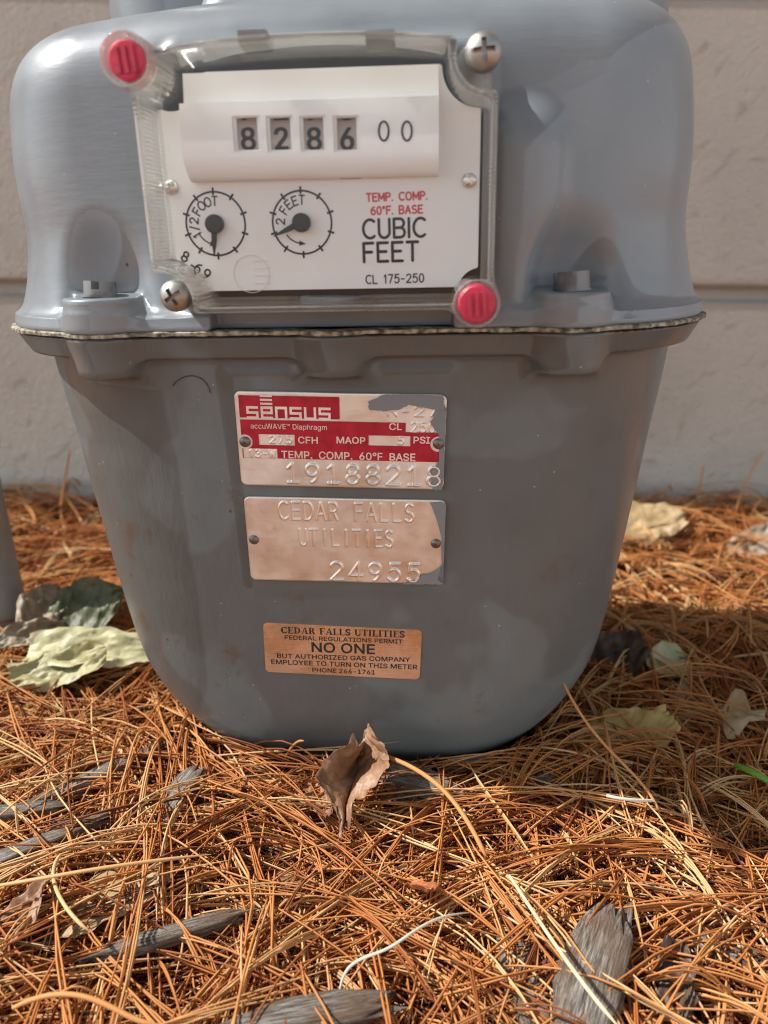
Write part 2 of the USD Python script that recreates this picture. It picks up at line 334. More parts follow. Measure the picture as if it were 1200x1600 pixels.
leaf_mat('leaf_dark_green', (.045, .06, .02), (.08, .09, .035), (.13, .13, .06))
leaf_mat('leaf_pale', (.28, .21, .13), (.37, .29, .2), (.46, .38, .29))
leaf_mat('leaf_green', (.34, .42, .2), (.44, .5, .28), (.58, .44, .28))
leaf_mat('leaf_tan', (.36, .24, .11), (.46, .32, .16), (.54, .40, .24))
leaf_mat('leaf_orange', (.32, .1, .03), (.45, .15, .05), (.52, .2, .08))
leaf_mat('grass', (.12, .3, .03), (.17, .4, .04), (.22, .45, .07))
mat('old_wood', {'tc': ('texture_coordinate', {}), 'map': ('mapping', {'scale': (5, 60, 60)}), 'n': ('noise_texture', {'scale': 22, 'detail': 6, 'roughness': .7}),
    'r': ('rgb_ramp', {'ramp': [(.36, (.035, .028, .022)), (.46, (.15, .125, .10)), (.56, (.33, .29, .25)), (.7, (.54, .49, .43))]}),
    'b': ('bump', {'strength': 1.0, 'distance': .002}), 'n2': ('noise_texture', {'scale': 90, 'detail': 4}), 'r2': ('rgb_ramp', {'ramp': [(.4, (0, 0, 0)), (.6, (.75, .75, .75))]}), 'mx': ('mix_color', {'b': (.16, .09, .05)}), 'p': ('principled_bsdf', {'roughness': .75})},
    [('tc.object', 'map.vector'), ('map.vector', 'n.vector'), ('tc.object', 'n2.vector'), ('n2.fac', 'r2.fac'), ('r2.color', 'mx.fac'), ('n.fac', 'r.fac'), ('r.color', 'mx.a'), ('mx.result', 'p.base_color'), ('n.fac', 'b.height'), ('b.normal', 'p.normal')])
mat('bark', {'tc': ('texture_coordinate', {}), 'map': ('mapping', {'scale': (12, 40, 40)}), 'n': ('noise_texture', {'scale': 22, 'detail': 6, 'roughness': .7}),
    'r': ('rgb_ramp', {'ramp': [(.34, (.14, .08, .05)), (.5, (.32, .2, .12)), (.7, (.5, .36, .24))]}),
    'b': ('bump', {'strength': .8, 'distance': .0015}), 'p': ('principled_bsdf', {'roughness': .8})},
    [('tc.object', 'map.vector'), ('map.vector', 'n.vector'), ('n.fac', 'r.fac'), ('r.color', 'p.base_color'), ('n.fac', 'b.height'), ('b.normal', 'p.normal')])
plain('white_twig', (.62, .55, .44), .6)
plain('straw', (.70, .55, .30), .5)
plain('catkin', (.13, .035, .02), .85)
plain('pipe_paint', (.17, .17, .155), .5)
mat('riser_pipe', {'g': ('geometry', {}), 'n': ('noise_texture', {'scale': 25, 'detail': 4}), 'r': ('rgb_ramp', {'ramp': [(.35, (.19, .165, .09)), (.55, (.2, .2, .195))]}), 'p': ('principled_bsdf', {'roughness': .5})},
    [('g.position', 'n.vector'), ('n.fac', 'r.fac'), ('r.color', 'p.base_color')])

# ------------------------------------------------------------------ ground
def ground_z(x, y):
    p = np.stack([np.asarray(x) * 14, np.asarray(y) * 14, np.zeros_like(np.asarray(x, float))], -1)
    q = np.stack([np.asarray(x) * 4, np.asarray(y) * 4, np.zeros_like(np.asarray(x, float)) + 5], -1)
    z = (meshkit.noise(p, 3) - .5) * .007 + (meshkit.noise(q, 9) - .5) * .008
    near = np.clip((np.asarray(y) - .42) / .2, 0, 1)
    r = np.hypot(np.asarray(x), np.asarray(y) - .4)
    pile = .006 * np.exp(-((np.asarray(y) - .272) / .02)**2) * np.exp(-(np.asarray(x) / .11)**4)
    return (z + near * .012 + pile) * np.clip((6 - r) / 4, 0, 1) - .006
def ground_sheet():
    c = np.concatenate([-np.geomspace(400, .8, 22), np.linspace(-.75, .75, 76), np.geomspace(.8, 400, 22)])
    X, Y = np.meshgrid(c, c + .4, indexing='ij')
    Z = ground_z(X, Y) - .004
    n = len(c); i, j = np.meshgrid(np.arange(n - 1), np.arange(n - 1), indexing='ij')
    k = (i * n + j).ravel()
    return np.stack([X, Y, Z], -1).reshape(-1, 3), np.stack([k, k + n, k + n + 1, k + 1], 1)
tag(obj('ground', ground_sheet(), 'ground', smooth=True), kind='structure')

# ------------------------------------------------------------------ block wall
WALL_Y, JOINT_Z, COURSE, BW = .612, .1755, .2, .4
wall = tag(xform('block_wall'), 'greyish beige painted concrete block wall behind the gas meter', 'wall')
def block_mesh(x0, x1, z0, z1, fine):
    h = .0025 if fine else .05
    nx, nz = max(2, int((x1 - x0) / h)), max(2, int((z1 - z0) / h))
    X, Z = np.meshgrid(np.linspace(x0, x1, nx + 1), np.linspace(z0, z1, nz + 1), indexing='ij')
    e = np.minimum(np.minimum(X - x0, x1 - X), np.minimum(Z - z0, z1 - Z))
    Y = np.where(e < .0045, (np.clip(.0045 - e, 0, 1) / .0045)**2 * .0045, 0) + WALL_Y
    if fine:
        P = np.stack([X * 110, Z * 110, X * 0], -1)
        Y = Y - (meshkit.fbm(P, 3, 5) - .5) * .0004
        Y = Y - np.clip(meshkit.noise(P * .9, 21) - .9, 0, 1) * .002
    V = np.stack([X, Y, Z], -1).reshape(-1, 3)
    i, j = np.meshgrid(np.arange(nx), np.arange(nz), indexing='ij'); m = nz + 1
    k = (i * m + j).ravel()
    F = np.stack([k, k + m, k + m + 1, k + 1], 1)
    F = np.vstack([F[:, [0, 1, 2]], F[:, [0, 2, 3]]])
    bk = trimesh.creation.box([x1 - x0, .18, z1 - z0]); bk.apply_translation([(x0 + x1) / 2, WALL_Y + .0945, (z0 + z1) / 2])
    return cat([trimesh.Trimesh(V, F, process=False), bk])
mort = trimesh.creation.box([4.4, .17, 2.8]); mort.apply_translation([0, WALL_Y + .013 + .085, JOINT_Z + 1.2])
obj('mortar', mort, 'block_paint', wall)
for c in range(-1, 12):
    z0 = JOINT_Z + .005 + c * COURSE; z1 = z0 + COURSE - .010
    off = .02 if c % 2 == 0 else .19
    for k in range(-5, 6):
        x0 = off + k * BW - .2 - .2
        fine = c in (-1, 0) and abs(x0 + .195) < .5
        obj('block', block_mesh(x0 + .005, x0 + BW - .005, z0, z1, fine), 'block_paint', wall, smooth=30 if fine else False)

# ------------------------------------------------------------------ gas meter
meter = tag(xform('gas_meter', M4(MROT, MPOS)), 'grey painted domestic gas meter with clear index cover and two red seals', 'gas meter')
zs = [-.03, -.012, -.004, .0055, .0265, .046, .08, .106, .131, .175, .196]
A_low = PchipInterpolator(zs, np.array([.030, .058, .068, .0775, .0915, .1000, .1060, .1095, .1128, .1178, .1188]))
B_low = PchipInterpolator([-.03, -.012, 0, .012, .03, .06, .1, .176, .196], [.012, .034, .045, .0535, .060, .0650, .0692, .0755, .0765])
A_up = PchipInterpolator([.15, ZG, .192, .203, .2197, .242, .263, .30], [.1228, .1228, .1220, .1195, .1158, .1146, .1120, .106])
B_up = PchipInterpolator([.15, ZG, .192, .203, .22, .256, .30], [.0835, .0835, .080, .0765, .0745, .0735, .0705])
BOLTS = [at(158, 480, -.0775)[0], at(520, 505, -.0775)[0], at(893, 465, -.0775)[0]]
BOLT_Y = -.0765
def flange2(x, y, grow=0.):
    d = rr2(x, y, .1247 + grow, .0825 + grow, .055)
    for bx in BOLTS: d = smin(d, np.hypot(x - bx, y - BOLT_Y) - (.0105 + grow), .006)
    return d
def low_sdf(p):
    x, y, z = p
    zc = np.clip(z, -.03, .196)
    d = rr2(x, y, A_low(zc), B_low(zc), np.clip(.045 + (zc - .02) * .12, .03, .06).clip(0, B_low(zc) * .96).clip(0, A_low(zc) * .96)) * .93
    s = (ZG - z)
    pad = box3((x, y + .0727 - .1 * s, z), (-.001, 0, .132), (.0385, .0042, .043), .004)     # raised pad under the two plates
    d = smin(d, pad, .004)
    fl = np.maximum(flange2(x, y, -.0002 - np.clip(.1845 - z, 0, .05) * .42), np.maximum(.1778 - z, z - (ZG - .0008)))
    d = smin(d, fl, .0025)
    for bx in BOLTS:
        lug = smax(np.hypot(x - bx, (y - BOLT_Y - .001)) - .0105, .1718 - z, .003); lug = np.maximum(lug, z - (ZG - .0008))
        d = smin(d, lug, .005)
    return np.maximum(smax(d, z - (ZG - .0006), .0016), -.022 - z)
m, n = surface(low_sdf, (-.132, -.1, -.026), (.132, .096, ZG + .003), .0013)
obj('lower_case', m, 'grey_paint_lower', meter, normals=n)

SHELF = [.1972, .1972, .1968]
def up_sdf(p):
    x, y, z = p
    zc = np.clip(z, .15, .30)
    d = rr2(x, np.abs(y) + .5 * x * x, A_up(zc), B_up(zc) + .0008, .034 + .012 * (lambda t: t * t * t * (t * (6 * t - 15) + 10))(np.clip((.245 - zc) / .055, 0, 1))) * .95
    ztop = .2855 - .04 * np.clip(-x - .015, 0, .1) - .35 * (x - .01)**2 - .5 * (y - .01)**2
    d = smax(d, z - ztop, .021)
    cap = box3(p, (.005, .012, .284), (.052, .05, .0115), .009)                                   # raised middle of the top
    d = smin(d, cap, .01)
    # right-hand housing bulge beside the index and a fainter one at its top
    xx = x - at(812, 300, -.075)[0]
    q = np.sqrt(xx**2 + (y + .0672)**2 + (np.maximum(np.maximum(z - .236, .19 - z), 0))**2) - .0148
    d = smin(d, q, .004)
    # mounting block behind the index
    d = smin(d, box3(p, (-.0025, -.066, .229), (.045, .0155, .036), .003), .006)
    # flat pads and recesses round the front bolts
    for bx, sh in zip(BOLTS, SHELF):
        boss = smax(np.hypot(x - bx, y - BOLT_Y) - .0118, z - sh, .0012)
        dome = np.sqrt(((x - bx) / 1.0)**2 + ((y - BOLT_Y) / .8)**2 + (np.maximum(z - (sh + .004), 0) / 1.25)**2) - .0125
        dome = np.maximum(dome, sh - z)
        d = smax(d, -dome, .008)
        d = smin(d, boss, .003)
    fl = np.maximum(flange2(x, y, -.0008), np.maximum(ZG + .0008 - z, z - (ZG + .0045)))
    d = smin(d, fl, .0045)
    # undercut below the index cover
    cut = box3(p, (-.0025, -.087, .1888), (.0375, .012, .0052), .001)
    d = smax(d, -cut, .0015)
    return smax(d, ZG + .0006 - z, .0016)
m, n = surface(up_sdf, (-.134, -.1, ZG - .002), (.134, .1, .304), .001)
obj('upper_case', m, 'grey_paint_upper', meter, normals=n)

# cork gasket squeezed out between the two halves
th = np.linspace(0, 2 * np.pi, 721)[:-1]
pts = []
for t in th:
    lo_, hi_ = 0., .2
    for _ in range(30):
        mid = (lo_ + hi_) / 2
        if flange2(mid * math.cos(t), mid * math.sin(t), .0004) < 0: lo_ = mid
        else: hi_ = mid
    pts.append((mid * math.cos(t), mid * math.sin(t)))
pts = np.array(pts)
prof = [(-.006, -.0007), (.0001, -.00075), (.0006, -.0005), (.0007, .0004), (.0002, .00075), (-.006, .0007)]
nrm = np.gradient(pts, axis=0); nrm = np.stack([nrm[:, 1], -nrm[:, 0]], 1); nrm /= np.linalg.norm(nrm, axis=1, keepdims=True)
wob = (meshkit.fbm(np.stack([pts[:, 0] * 420, pts[:, 1] * 420, pts[:, 0] * 0], -1), 3, 4) - .5)
G = []
for a, b in prof:
    r = a + wob * .0011 * (a > -.004); zz = ZG + b * (1 + wob * .5)
    G.append(np.column_stack([pts + nrm * r[:, None] if np.ndim(r) else pts + nrm * r, np.broadcast_to(zz, len(pts))]))
G = np.stack(G, 1); npf = len(prof)
i, j = np.meshgrid(np.arange(len(pts)), np.arange(npf - 1), indexing='ij'); i2 = (i + 1) % len(pts)
obj('gasket', (G.reshape(-1, 3), np.stack([i * npf + j, i2 * npf + j, i2 * npf + j + 1, i * npf + j + 1], -1).reshape(-1, 4)), 'gasket', meter, smooth=50)

# bolts: slotted cheese heads
def bolt_mesh(r, h, slot, ang):
    m = m3.Manifold.cylinder(h, r * 1.03, r, 36).translate([0, 0, 0]) - m3.Manifold.cube([r * 3, slot, h], True).translate([0, 0, h]).rotate([0, 0, ang])
    m = m + m3.Manifold.cylinder(h * .14, r * 1.03 + .0004, r * 1.03 + .0004, 36)
    a = m.to_mesh(); return trimesh.Trimesh(a.vert_properties[:, :3], a.tri_verts, process=True)
for k, (bx, sh) in enumerate(zip(BOLTS, SHELF)):
    bm = bolt_mesh(.0049 if k != 2 else .0053, .0050 if k != 2 else .0058, .0024 if k != 2 else .0012, [95, 0, 20][k])
    bm.apply_transform(M4(rotx(math.radians([-6, 0, -4][k])) @ roty(math.radians([3, 0, -3][k])), (bx, BOLT_Y - .0005, sh - .0003)))
    obj('bolt', bm, 'bolt_paint', meter, smooth=30)
for z, dx in ((.2055, -.002), (.1985, .0)):
    sb = lathe([(0, 0), (.0042, 0), (.0042, .004), (.0034, .005), (0, .005)], 24)
    sb.apply_transform(M4(roty(math.pi / 2), (.1215 + dx, .002 + (z - .196), z)))
    obj('side_bolt', sb, 'bolt_paint', meter, smooth=30)
# pipe connections on top
for name, x in (('inlet_connection', at(255, 8, .015)[0]), ('outlet_connection', .094)):
    pr = [(0, 0), (.030, 0), (.030, .05), (.028, .053), (.021, .054), (.021, .061), (.0165, .062), (.0165, .32), (0, .32)]
    c = lathe(pr, 48); c.apply_translation([x, .045, .266])
    obj(name, c, 'grey_paint_upper', meter, smooth=30)

# ---------------- lettering: single-stroke engraver's letters
def arc(cx, cy, rx, ry, a0, a1, n=14):
    t = np.radians(np.linspace(a0, a1, n)); return [(cx + rx * math.cos(k), cy + ry * math.sin(k)) for k in t]
GLYPH = {
    'A': (.7, [[(0, 0), (.35, 1), (.7, 0)], [(.12, .33), (.58, .33)]]),
    'B': (.6, [[(0, 0), (0, 1), (.34, 1)] + arc(.34, .76, .24, .24, 90, -90) + [(0, .52)], [(.36, .52)] + arc(.36, .26, .26, .26, 90, -90) + [(0, 0)]]),
    'C': (.66, [arc(.4, .5, .4, .5, 52, 308, 22)]),
    'D': (.66, [[(0, 0), (0, 1), (.26, 1)] + arc(.26, .5, .4, .5, 90, -90, 18) + [(0, 0)]]),
    'E': (.55, [[(.55, 1), (0, 1), (0, 0), (.55, 0)], [(0, .53), (.46, .53)]]),
    'F': (.52, [[(.52, 1), (0, 1), (0, 0)], [(0, .52), (.44, .52)]]),
    'H': (.62, [[(0, 0), (0, 1)], [(.62, 0), (.62, 1)], [(0, .52), (.62, .52)]]),
    'I': (.02, [[(.01, 0), (.01, 1)]]),
    'L': (.5, [[(0, 1), (0, 0), (.5, 0)]]),
    'M': (.74, [[(0, 0), (0, 1), (.37, .25), (.74, 1), (.74, 0)]]),
    'O': (.74, [arc(.37, .5, .37, .5, 90, 450, 30)]),
    'P': (.56, [[(0, 0), (0, 1), (.3, 1)] + arc(.3, .74, .26, .26, 90, -90) + [(0, .48)]]),
    'R': (.6, [[(0, 0), (0, 1), (.32, 1)] + arc(.32, .75, .25, .25, 90, -90) + [(0, .5)], [(.3, .5), (.6, 0)]]),
    'S': (.6, [arc(.3, .75, .27, .25, 35, 270, 14) + arc(.3, .25, .3, .25, 90, -145, 14)[1:]]),
    'T': (.6, [[(0, 1), (.6, 1)], [(.3, 1), (.3, 0)]]),
    'U': (.62, [[(0, 1), (0, .31)] + arc(.31, .31, .31, .31, 180, 360) + [(.62, 1)]]),
    'W': (.9, [[(0, 1), (.22, 0), (.45, .8), (.68, 0), (.9, 1)]]),
    '0': (.56, [arc(.28, .5, .28, .5, 90, 450, 26)]),
    '1': (.3, [[(.02, .8), (.2, 1), (.2, 0)]]),
    'l': (.5, [[(.05, .78), (.27, 1), (.27, 0)], [(.04, 0), (.5, 0)]]),
    '2': (.58, [arc(.29, .72, .28, .28, 165, -30, 14) + [(0, 0), (.58, 0)]]),
    '3': (.56, [arc(.27, .75, .25, .25, 150, -80, 12) + arc(.27, .26, .29, .26, 85, -150, 14)]),
    '4': (.62, [[(.46, 0), (.46, 1), (0, .28), (.62, .28)]]),
    '5': (.56, [[(.52, 1), (.1, 1), (.05, .54)] + arc(.25, .34, .31, .34, 118, -145, 16)]),
    '6': (.58, [[(.46, .97)] + arc(.42, .32, .42, .6, 105, 180, 8) + arc(.29, .3, .29, .3, 180, 540, 20)]),
    '7': (.55, [[(0, 1), (.55, 1), (.18, 0)]]),
    '8': (.58, [arc(.29, .75, .25, .25, -90, 270, 20), arc(.29, .26, .29, .26, 90, 450, 22)]),
    '9': (.58, [arc(.29, .7, .29, .3, 0, 360, 20) + arc(.16, .68, .42, .68, 0, -75, 8)]),
    '-': (.45, [[(.05, .46), (.4, .46)]]),
    '/': (.5, [[(0, -.05), (.5, 1.05)]]),
    '.': (.04, [[(.02, 0), (.02, .03)]]),
    'o': (.26, [arc(.12, .86, .1, .12, 0, 360, 12)]),
    ' ': (.42, []),
}
def strokes(text, h, gap=.27, center=True, mono=0.):
    x, out = 0., []
    for ch in text:
        w, ss = GLYPH[ch]
        o = x + ((mono - w) / 2 if mono else 0)
        out += [np.array([(o + a, b) for a, b in s]) * h for s in ss]
        x += mono if mono else w + gap
    width = (x - (0 if mono else gap)) * h
    if center: out = [s - np.array([width / 2, 0]) for s in out]
    return out, width
def place2(ss, u, v, rot=0., sx=1.):
    c, s = math.cos(rot), math.sin(rot)
    return [np.stack([p[:, 0] * sx * c - p[:, 1] * s + u, p[:, 0] * sx * s + p[:, 1] * c + v], 1) for p in ss]
def inked(ss, t, cap='round'):
    return unary_union([LineString(p).buffer(t / 2, cap_style=cap, quad_segs=4) if len(p) > 1 else Point(p[0]).buffer(t / 2) for p in ss])
def sheet(shape, depth=.00005):
    gs = [g for g in getattr(shape, 'geoms', [shape]) if g.area > 1e-12]
    return cat([trimesh.creation.extrude_polygon(g, depth, engine='earcut') for g in gs])
FACE = np.array([[1, 0, 0], [0, 0, -1], [0, 1, 0.]])      # sheet axes (u, v, w) -> meter axes (x, z, -y)
def on_face(mesh, y, w=0.): return moved(mesh, M4(FACE, (0, y - w, 0)))
def uv(px, py, y): p = at(px, py, y); return p[0], p[2]

# ---------------- index: white dial plate, counter, pointers
YP = -.0885                                     # face of the dial plate
P = lambda px, py: uv(px, py, YP)
YC = -.1085                                     # face of the clear cover
Cc = lambda px, py: uv(px, py, YC)
seal_tl, seal_br = at(193, 91, -.112), at(745, 475, -.110)
screw_tr, screw_bl = at(757, 76, -.094), at(268, 464, -.094)
x0, x1 = -.0368, .0535
xl, xr = P(258, 300)[0], P(749, 300)[0]
zt, zb = P(480, 107)[1], P(500, 452)[1]
pl = sbox(xl, zb, xr, zt)
TL, BR, TR, BL = P(262, 112), P(750, 455), P(752, 100), P(268, 458)
for (cx, cz), r in ((TL, .0098), (BR, .0066), (TR, .0105), (BL, .0098)):
    pl = pl.difference(Point(cx, cz).buffer(r, quad_segs=12))
pl = pl.buffer(-.0008).buffer(.0008)
plate = obj('dial_plate', on_face(trimesh.creation.extrude_polygon(pl, .002, engine='earcut'), YP + .002), 'ivory_plastic', meter)
# near-black sheet behind the plate: shade of the gap put into its colour
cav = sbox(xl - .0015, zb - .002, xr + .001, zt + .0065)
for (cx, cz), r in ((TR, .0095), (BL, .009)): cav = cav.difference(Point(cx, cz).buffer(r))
obj('gap_shade_sheet', on_face(trimesh.creation.extrude_polygon(cav, .0026, engine='earcut'), YP + .0068), 'gap_shade', meter)

# hood over the counter: a sloping top and a half-round front with four windows
hx0, hx1 = P(296, 220)[0], P(685, 220)[0]
hz = {k: P(480, v)[1] for k, v in dict(top=109, brk=162, mid=215, low=280).items()}
hd = .0078
def hood_profile():
    t = np.linspace(0, 1, 26)
    zz = hz['brk'] + (hz['low'] - hz['brk']) * t
    yy = .0030 + (hd - .0030) * np.sin(np.pi * np.clip(t * .60 + .22, 0, 1)) ** .8 * 1.06
    yy = np.where(t > .72, yy * np.sqrt(np.clip(1 - ((t - .72) / .30)**2, .02, 1)), yy)
    pr = [(0, hz['top'])] + [(.0006, hz['top'])] + [(.0022, hz['brk'] + .0006)] + list(zip(yy, zz)) + [(0, hz['low'])]
    return Polygon(pr)
hp = trimesh.creation.extrude_polygon(hood_profile(), hx1 - hx0, engine='earcut')      # (depth, z) swept along x
hp.apply_transform(M4(np.array([[0, 0, 1.], [-1, 0, 0], [0, 1, 0]]), (hx0, YP, 0)))
if hp.volume < 0: hp.invert()
hm = m3.Manifold(m3.Mesh(np.asarray(hp.vertices, np.float32), np.asarray(hp.faces, np.uint32)))
wins = []
yw = YP - hd
for cx in (385.5, 437.5, 489.5, 541.5):
    (ua, va), (ub, vb) = uv(cx - 14.5, 234, yw), uv(cx + 14.5, 182.5, yw)
    wins.append((ua, ub, va, vb))
    c = m3.Manifold.cube([ub - ua, .03, vb - va]).translate([ua, YP - .02, va])
    hm = hm - c
    # step round each window
    s = m3.Manifold.cube([ub - ua + .0018, .02, vb - va + .0010]).translate([ua - .0009, yw - .0193, va - .0006])
    hm = hm - s
a = hm.to_mesh()
obj('counter_hood', trimesh.Trimesh(a.vert_properties[:, :3], a.tri_verts), 'hood_plastic', plate, smooth=28)
def flat_text(text, h, bold):
    t = meshkit.text_mesh(text, h, depth=.00004, bold=bold); t.apply_translation([-(t.bounds[0][0] + t.bounds[1][0]) / 2, 0, 0]); return t
RW = .0105
for (ua, ub, va, vb), dg, pv in zip(wins, '8286', '7175'):
    uc, vc = (ua + ub) / 2, va + (vb - va) * .36
    wh = trimesh.creation.cylinder(RW, ub - ua + .0006, sections=80)
    wh.apply_transform(M4(roty(math.pi / 2), (uc, YP - hd + .0014 + RW, vc)))
    w = obj('digit_wheel', wh, 'wheel_plastic', plate, smooth=30)
    hh = (vb - va) * .68
    for ch, dv in ((dg, 0.), (pv, hh * 1.42)):
        t = flat_text(ch, hh, True); t = cat([moved(t, M4(t=(k * .00010, 0, abs(k) * .00001))) for k in (-1, 0, 1)]); t.apply_scale([1.0, 1, 1])
        t = trimesh.Trimesh(*trimesh.remesh.subdivide_to_size(t.vertices, t.faces, hh * .15), process=False)
        V = t.vertices.copy(); ang = (V[:, 1] - hh / 2 + dv) / RW; rr = RW + .00003 + V[:, 2]
        t.vertices = np.stack([V[:, 0] + uc, YP - hd + .0014 + RW - rr * np.cos(ang), vc + rr * np.sin(ang)], 1)
        obj('numeral', t, 'black_ink', w)
# printed on the hood: 0 0 ; on the plate: dials and lettering
zero = []
for px in (600, 636):
    u, v = uv(px, 220, yw); h = abs(uv(px, 190, yw)[1] - v)
    s, _ = strokes('0', h); zero += place2(s, u, v, 0, 1.0)
obj('printed_zeros', on_face(sheet(inked(zero, .00055)), yw - .00035), 'black_ink', plate)
def line_of(text, pxc, pyb, pyt, pw, t, gap=.27):
    t = t * 1.3
    u, v = P(pxc, pyb); h = P(pxc, pyt)[1] - v
    s, w = strokes(text, h, gap)
    W = P(pxc + pw / 2, pyb)[0] - P(pxc - pw / 2, pyb)[0]
    return inked(place2(s, u, v, math.radians(.6), W / w), t)
blk = [line_of('CUBIC', 616, 371, 342, 96, .00062), line_of('FEET', 611, 408, 379, 84, .00066), line_of('CL 175-250', 617, 442, 429, 90, .0003)]
dials = []
TH_ = []
for (px, py, word, half) in ((337, 350, 'FOOT', '1/2'), (472, 348, 'FEET', '2')):
    u, v = P(px, py); R = P(px + 47.5, py)[0] - u
    TH_.append((u, v, R))
    ring = Point(u, v).buffer(R, quad_segs=24).difference(Point(u, v).buffer(R - .00054, quad_segs=24))
    parts = [ring]
    for k in range(10):
        a = math.radians(90 - 36 * k); c, s = math.cos(a), math.sin(a)
        parts.append(LineString([(u + c * (R - .0011), v + s * (R - .0011)), (u + c * (R + .0009), v + s * (R + .0009))]).buffer(.0003, cap_style='flat'))
    # curved words
    h = R * .27
    def bend(text, a_start, rad, hh, step):
        out = []
        for k, ch in enumerate(text):
            a = math.radians(a_start - step * k)
            s, w = strokes(ch, hh); out += place2(s, u + rad * math.cos(a), v + rad * math.sin(a), a - math.pi / 2)
        return out
    ss = bend(word, 146, R * .56, h, 19.5) + (bend('1/2', 207, R * .58, h, 18) if half != '2' else bend('2', 176, R * .58, h, 18))
    parts.append(inked(ss, .00042))
    aa = (205, 252) if half != '2' else (216, 262)
    am = np.array(arc(u, v, R * .64, R * .64, *aa, 12)); parts.append(LineString(am).buffer(.0002))
    e = am[-1]; a = math.radians(aa[1] + 90); parts.append(Polygon([(e[0] + .0017 * math.cos(a), e[1] + .0017 * math.sin(a)), (e[0] + .0008 * math.cos(a + 2), e[1] + .0008 * math.sin(a + 2)), (e[0] + .0008 * math.cos(a - 2), e[1] + .0008 * math.sin(a - 2))]))
    obj('dial_ring', on_face(sheet(unary_union(parts)), YP - .00003), 'black_ink', plate)
u, v = P(305, 418)
for k, ch in enumerate('8-69'):
    p = [(289, 402), (301, 416), (309, 420), (322, 429)][k]
    q = P(*p); s, _ = strokes(ch, .0028); blk.append(inked(place2([t - np.array([0, .0012]) for t in s], q[0], q[1], math.radians([-30, -32, -36, -42][k])), .0005))
for b_ in blk[:3]: obj('black_lettering', on_face(sheet(b_), YP - .00003), 'black_ink', plate)
obj('date_lettering', on_face(sheet(unary_union(blk[3:])), YP - .00003), 'black_ink', plate)
red = [line_of('TEMP. COMP.', 620, 313, 301, 94, .00036), line_of('60oF. BASE', 620, 334, 322, 80, .00036)]
for b_ in red: obj('red_lettering', on_face(sheet(b_), YP - .00003), 'red_ink', plate)
# raised moulding mark: ring with bars
u, v = P(393, 428); R = .0054
mk = [Point(u, v).buffer(R, quad_segs=16).difference(Point(u, v).buffer(R - .00018, quad_segs=16))]
for k in range(4): mk.append(sbox(u + .0008, v + .0035 - k * .0021, u + .0058, v + .0036 - k * .0021 + .0001))
obj('moulded_emblem', on_face(sheet(unary_union(mk), .00018), YP - .00002), 'moulding', plate)
for (u, v, R), tip in zip(TH_, ((337, 402), (428, 370))):
    tu, tv = P(*tip); a = math.atan2(tv - v, tu - u); L = math.hypot(tu - u, tv - v) * .97
    arm = Polygon([(0, -.0009), (L * .5, -.00075), (L, -.00012), (L, .00012), (L * .5, .00075), (0, .0009)])
    pm = cat([trimesh.creation.extrude_polygon(arm, .0004, engine='earcut'), moved(lathe([(0, -.0013), (.0026, -.0013), (.0026, .0009), (.0022, .0014), (0, .0014)], 32), np.eye(4))])
    pm.apply_transform(M4(rotz(a), (u, v, 0)))
    obj('pointer', on_face(pm, YP - .0014), 'black_plastic', plate, smooth=30)
def phillips(r, h, ang, slot=True):
    t = np.linspace(0, 1, 9)
    pr = [(0, -.002), (r, -.002), (r, 0)] + [(r * math.cos(k * math.pi / 2), h * math.sin(k * math.pi / 2)) for k in t[1:-1]] + [(0, h)]
    b = lathe(pr, 40); b.merge_vertices()
    m = m3.Manifold(m3.Mesh(np.asarray(b.vertices, np.float32), np.asarray(b.faces, np.uint32)))
    if m.volume() < 0 or m.is_empty(): b.invert(); m = m3.Manifold(m3.Mesh(np.asarray(b.vertices, np.float32), np.asarray(b.faces, np.uint32)))
    for k in (0, 90):
        m = m - m3.Manifold.cube([r * 1.15, r * .26, h * 2], True).translate([0, 0, h * 1.15]).rotate([0, 0, ang + k])
    if slot: m = m - m3.Manifold.cube([r * 2.4, r * .2, h * 1.], True).translate([0, 0, h * 1.2]).rotate([0, 0, ang])
    a = m.to_mesh(); return trimesh.Trimesh(a.vert_properties[:, :3], a.tri_verts)
for px, py, ang in ((268, 293, 20), (733, 282, 40)):
    u, v = P(px, py)
    s = phillips(.0021, .0013, ang, False); s.apply_translation([u, v, 0])
    obj('plate_screw', on_face(s, YP - .0003), 'zinc', plate, smooth=30)

# ---------------- clear cover
ccx = .0052
XL, XR = Cc(222, 320)[0], Cc(776, 300)[0]
ZB = Cc(500, 488)[1]; ZTm = Cc(495, 31)[1]; ZTs = (Cc(265, 68)[1] + Cc(705, 54)[1]) / 2
Rarc = ((XR - XL) / 2 - .007)**2 / (2 * (ZTm - ZTs)) + (ZTm - ZTs) / 2
xm = (XL + XR) / 2
NTR, NBL = np.array(Cc(764, 80)), np.array(Cc(254, 474))
def cover2(x, z):
    d = rr2(x - xm, z - (ZB + ZTm) / 2, (XR - XL) / 2, (ZTm - ZB) / 2, .002)
    d = smax(d, np.hypot(x - xm, z - (ZTm - Rarc)) - Rarc, .008)
    for c in (NTR, NBL): d = smax(d, .0079 - np.hypot(x - c[0], z - c[1]), .0025)
    for c in (seal_tl, seal_br): d = smin(d, np.hypot(x - c[0], z - c[2]) - .0062, .003)
    return d
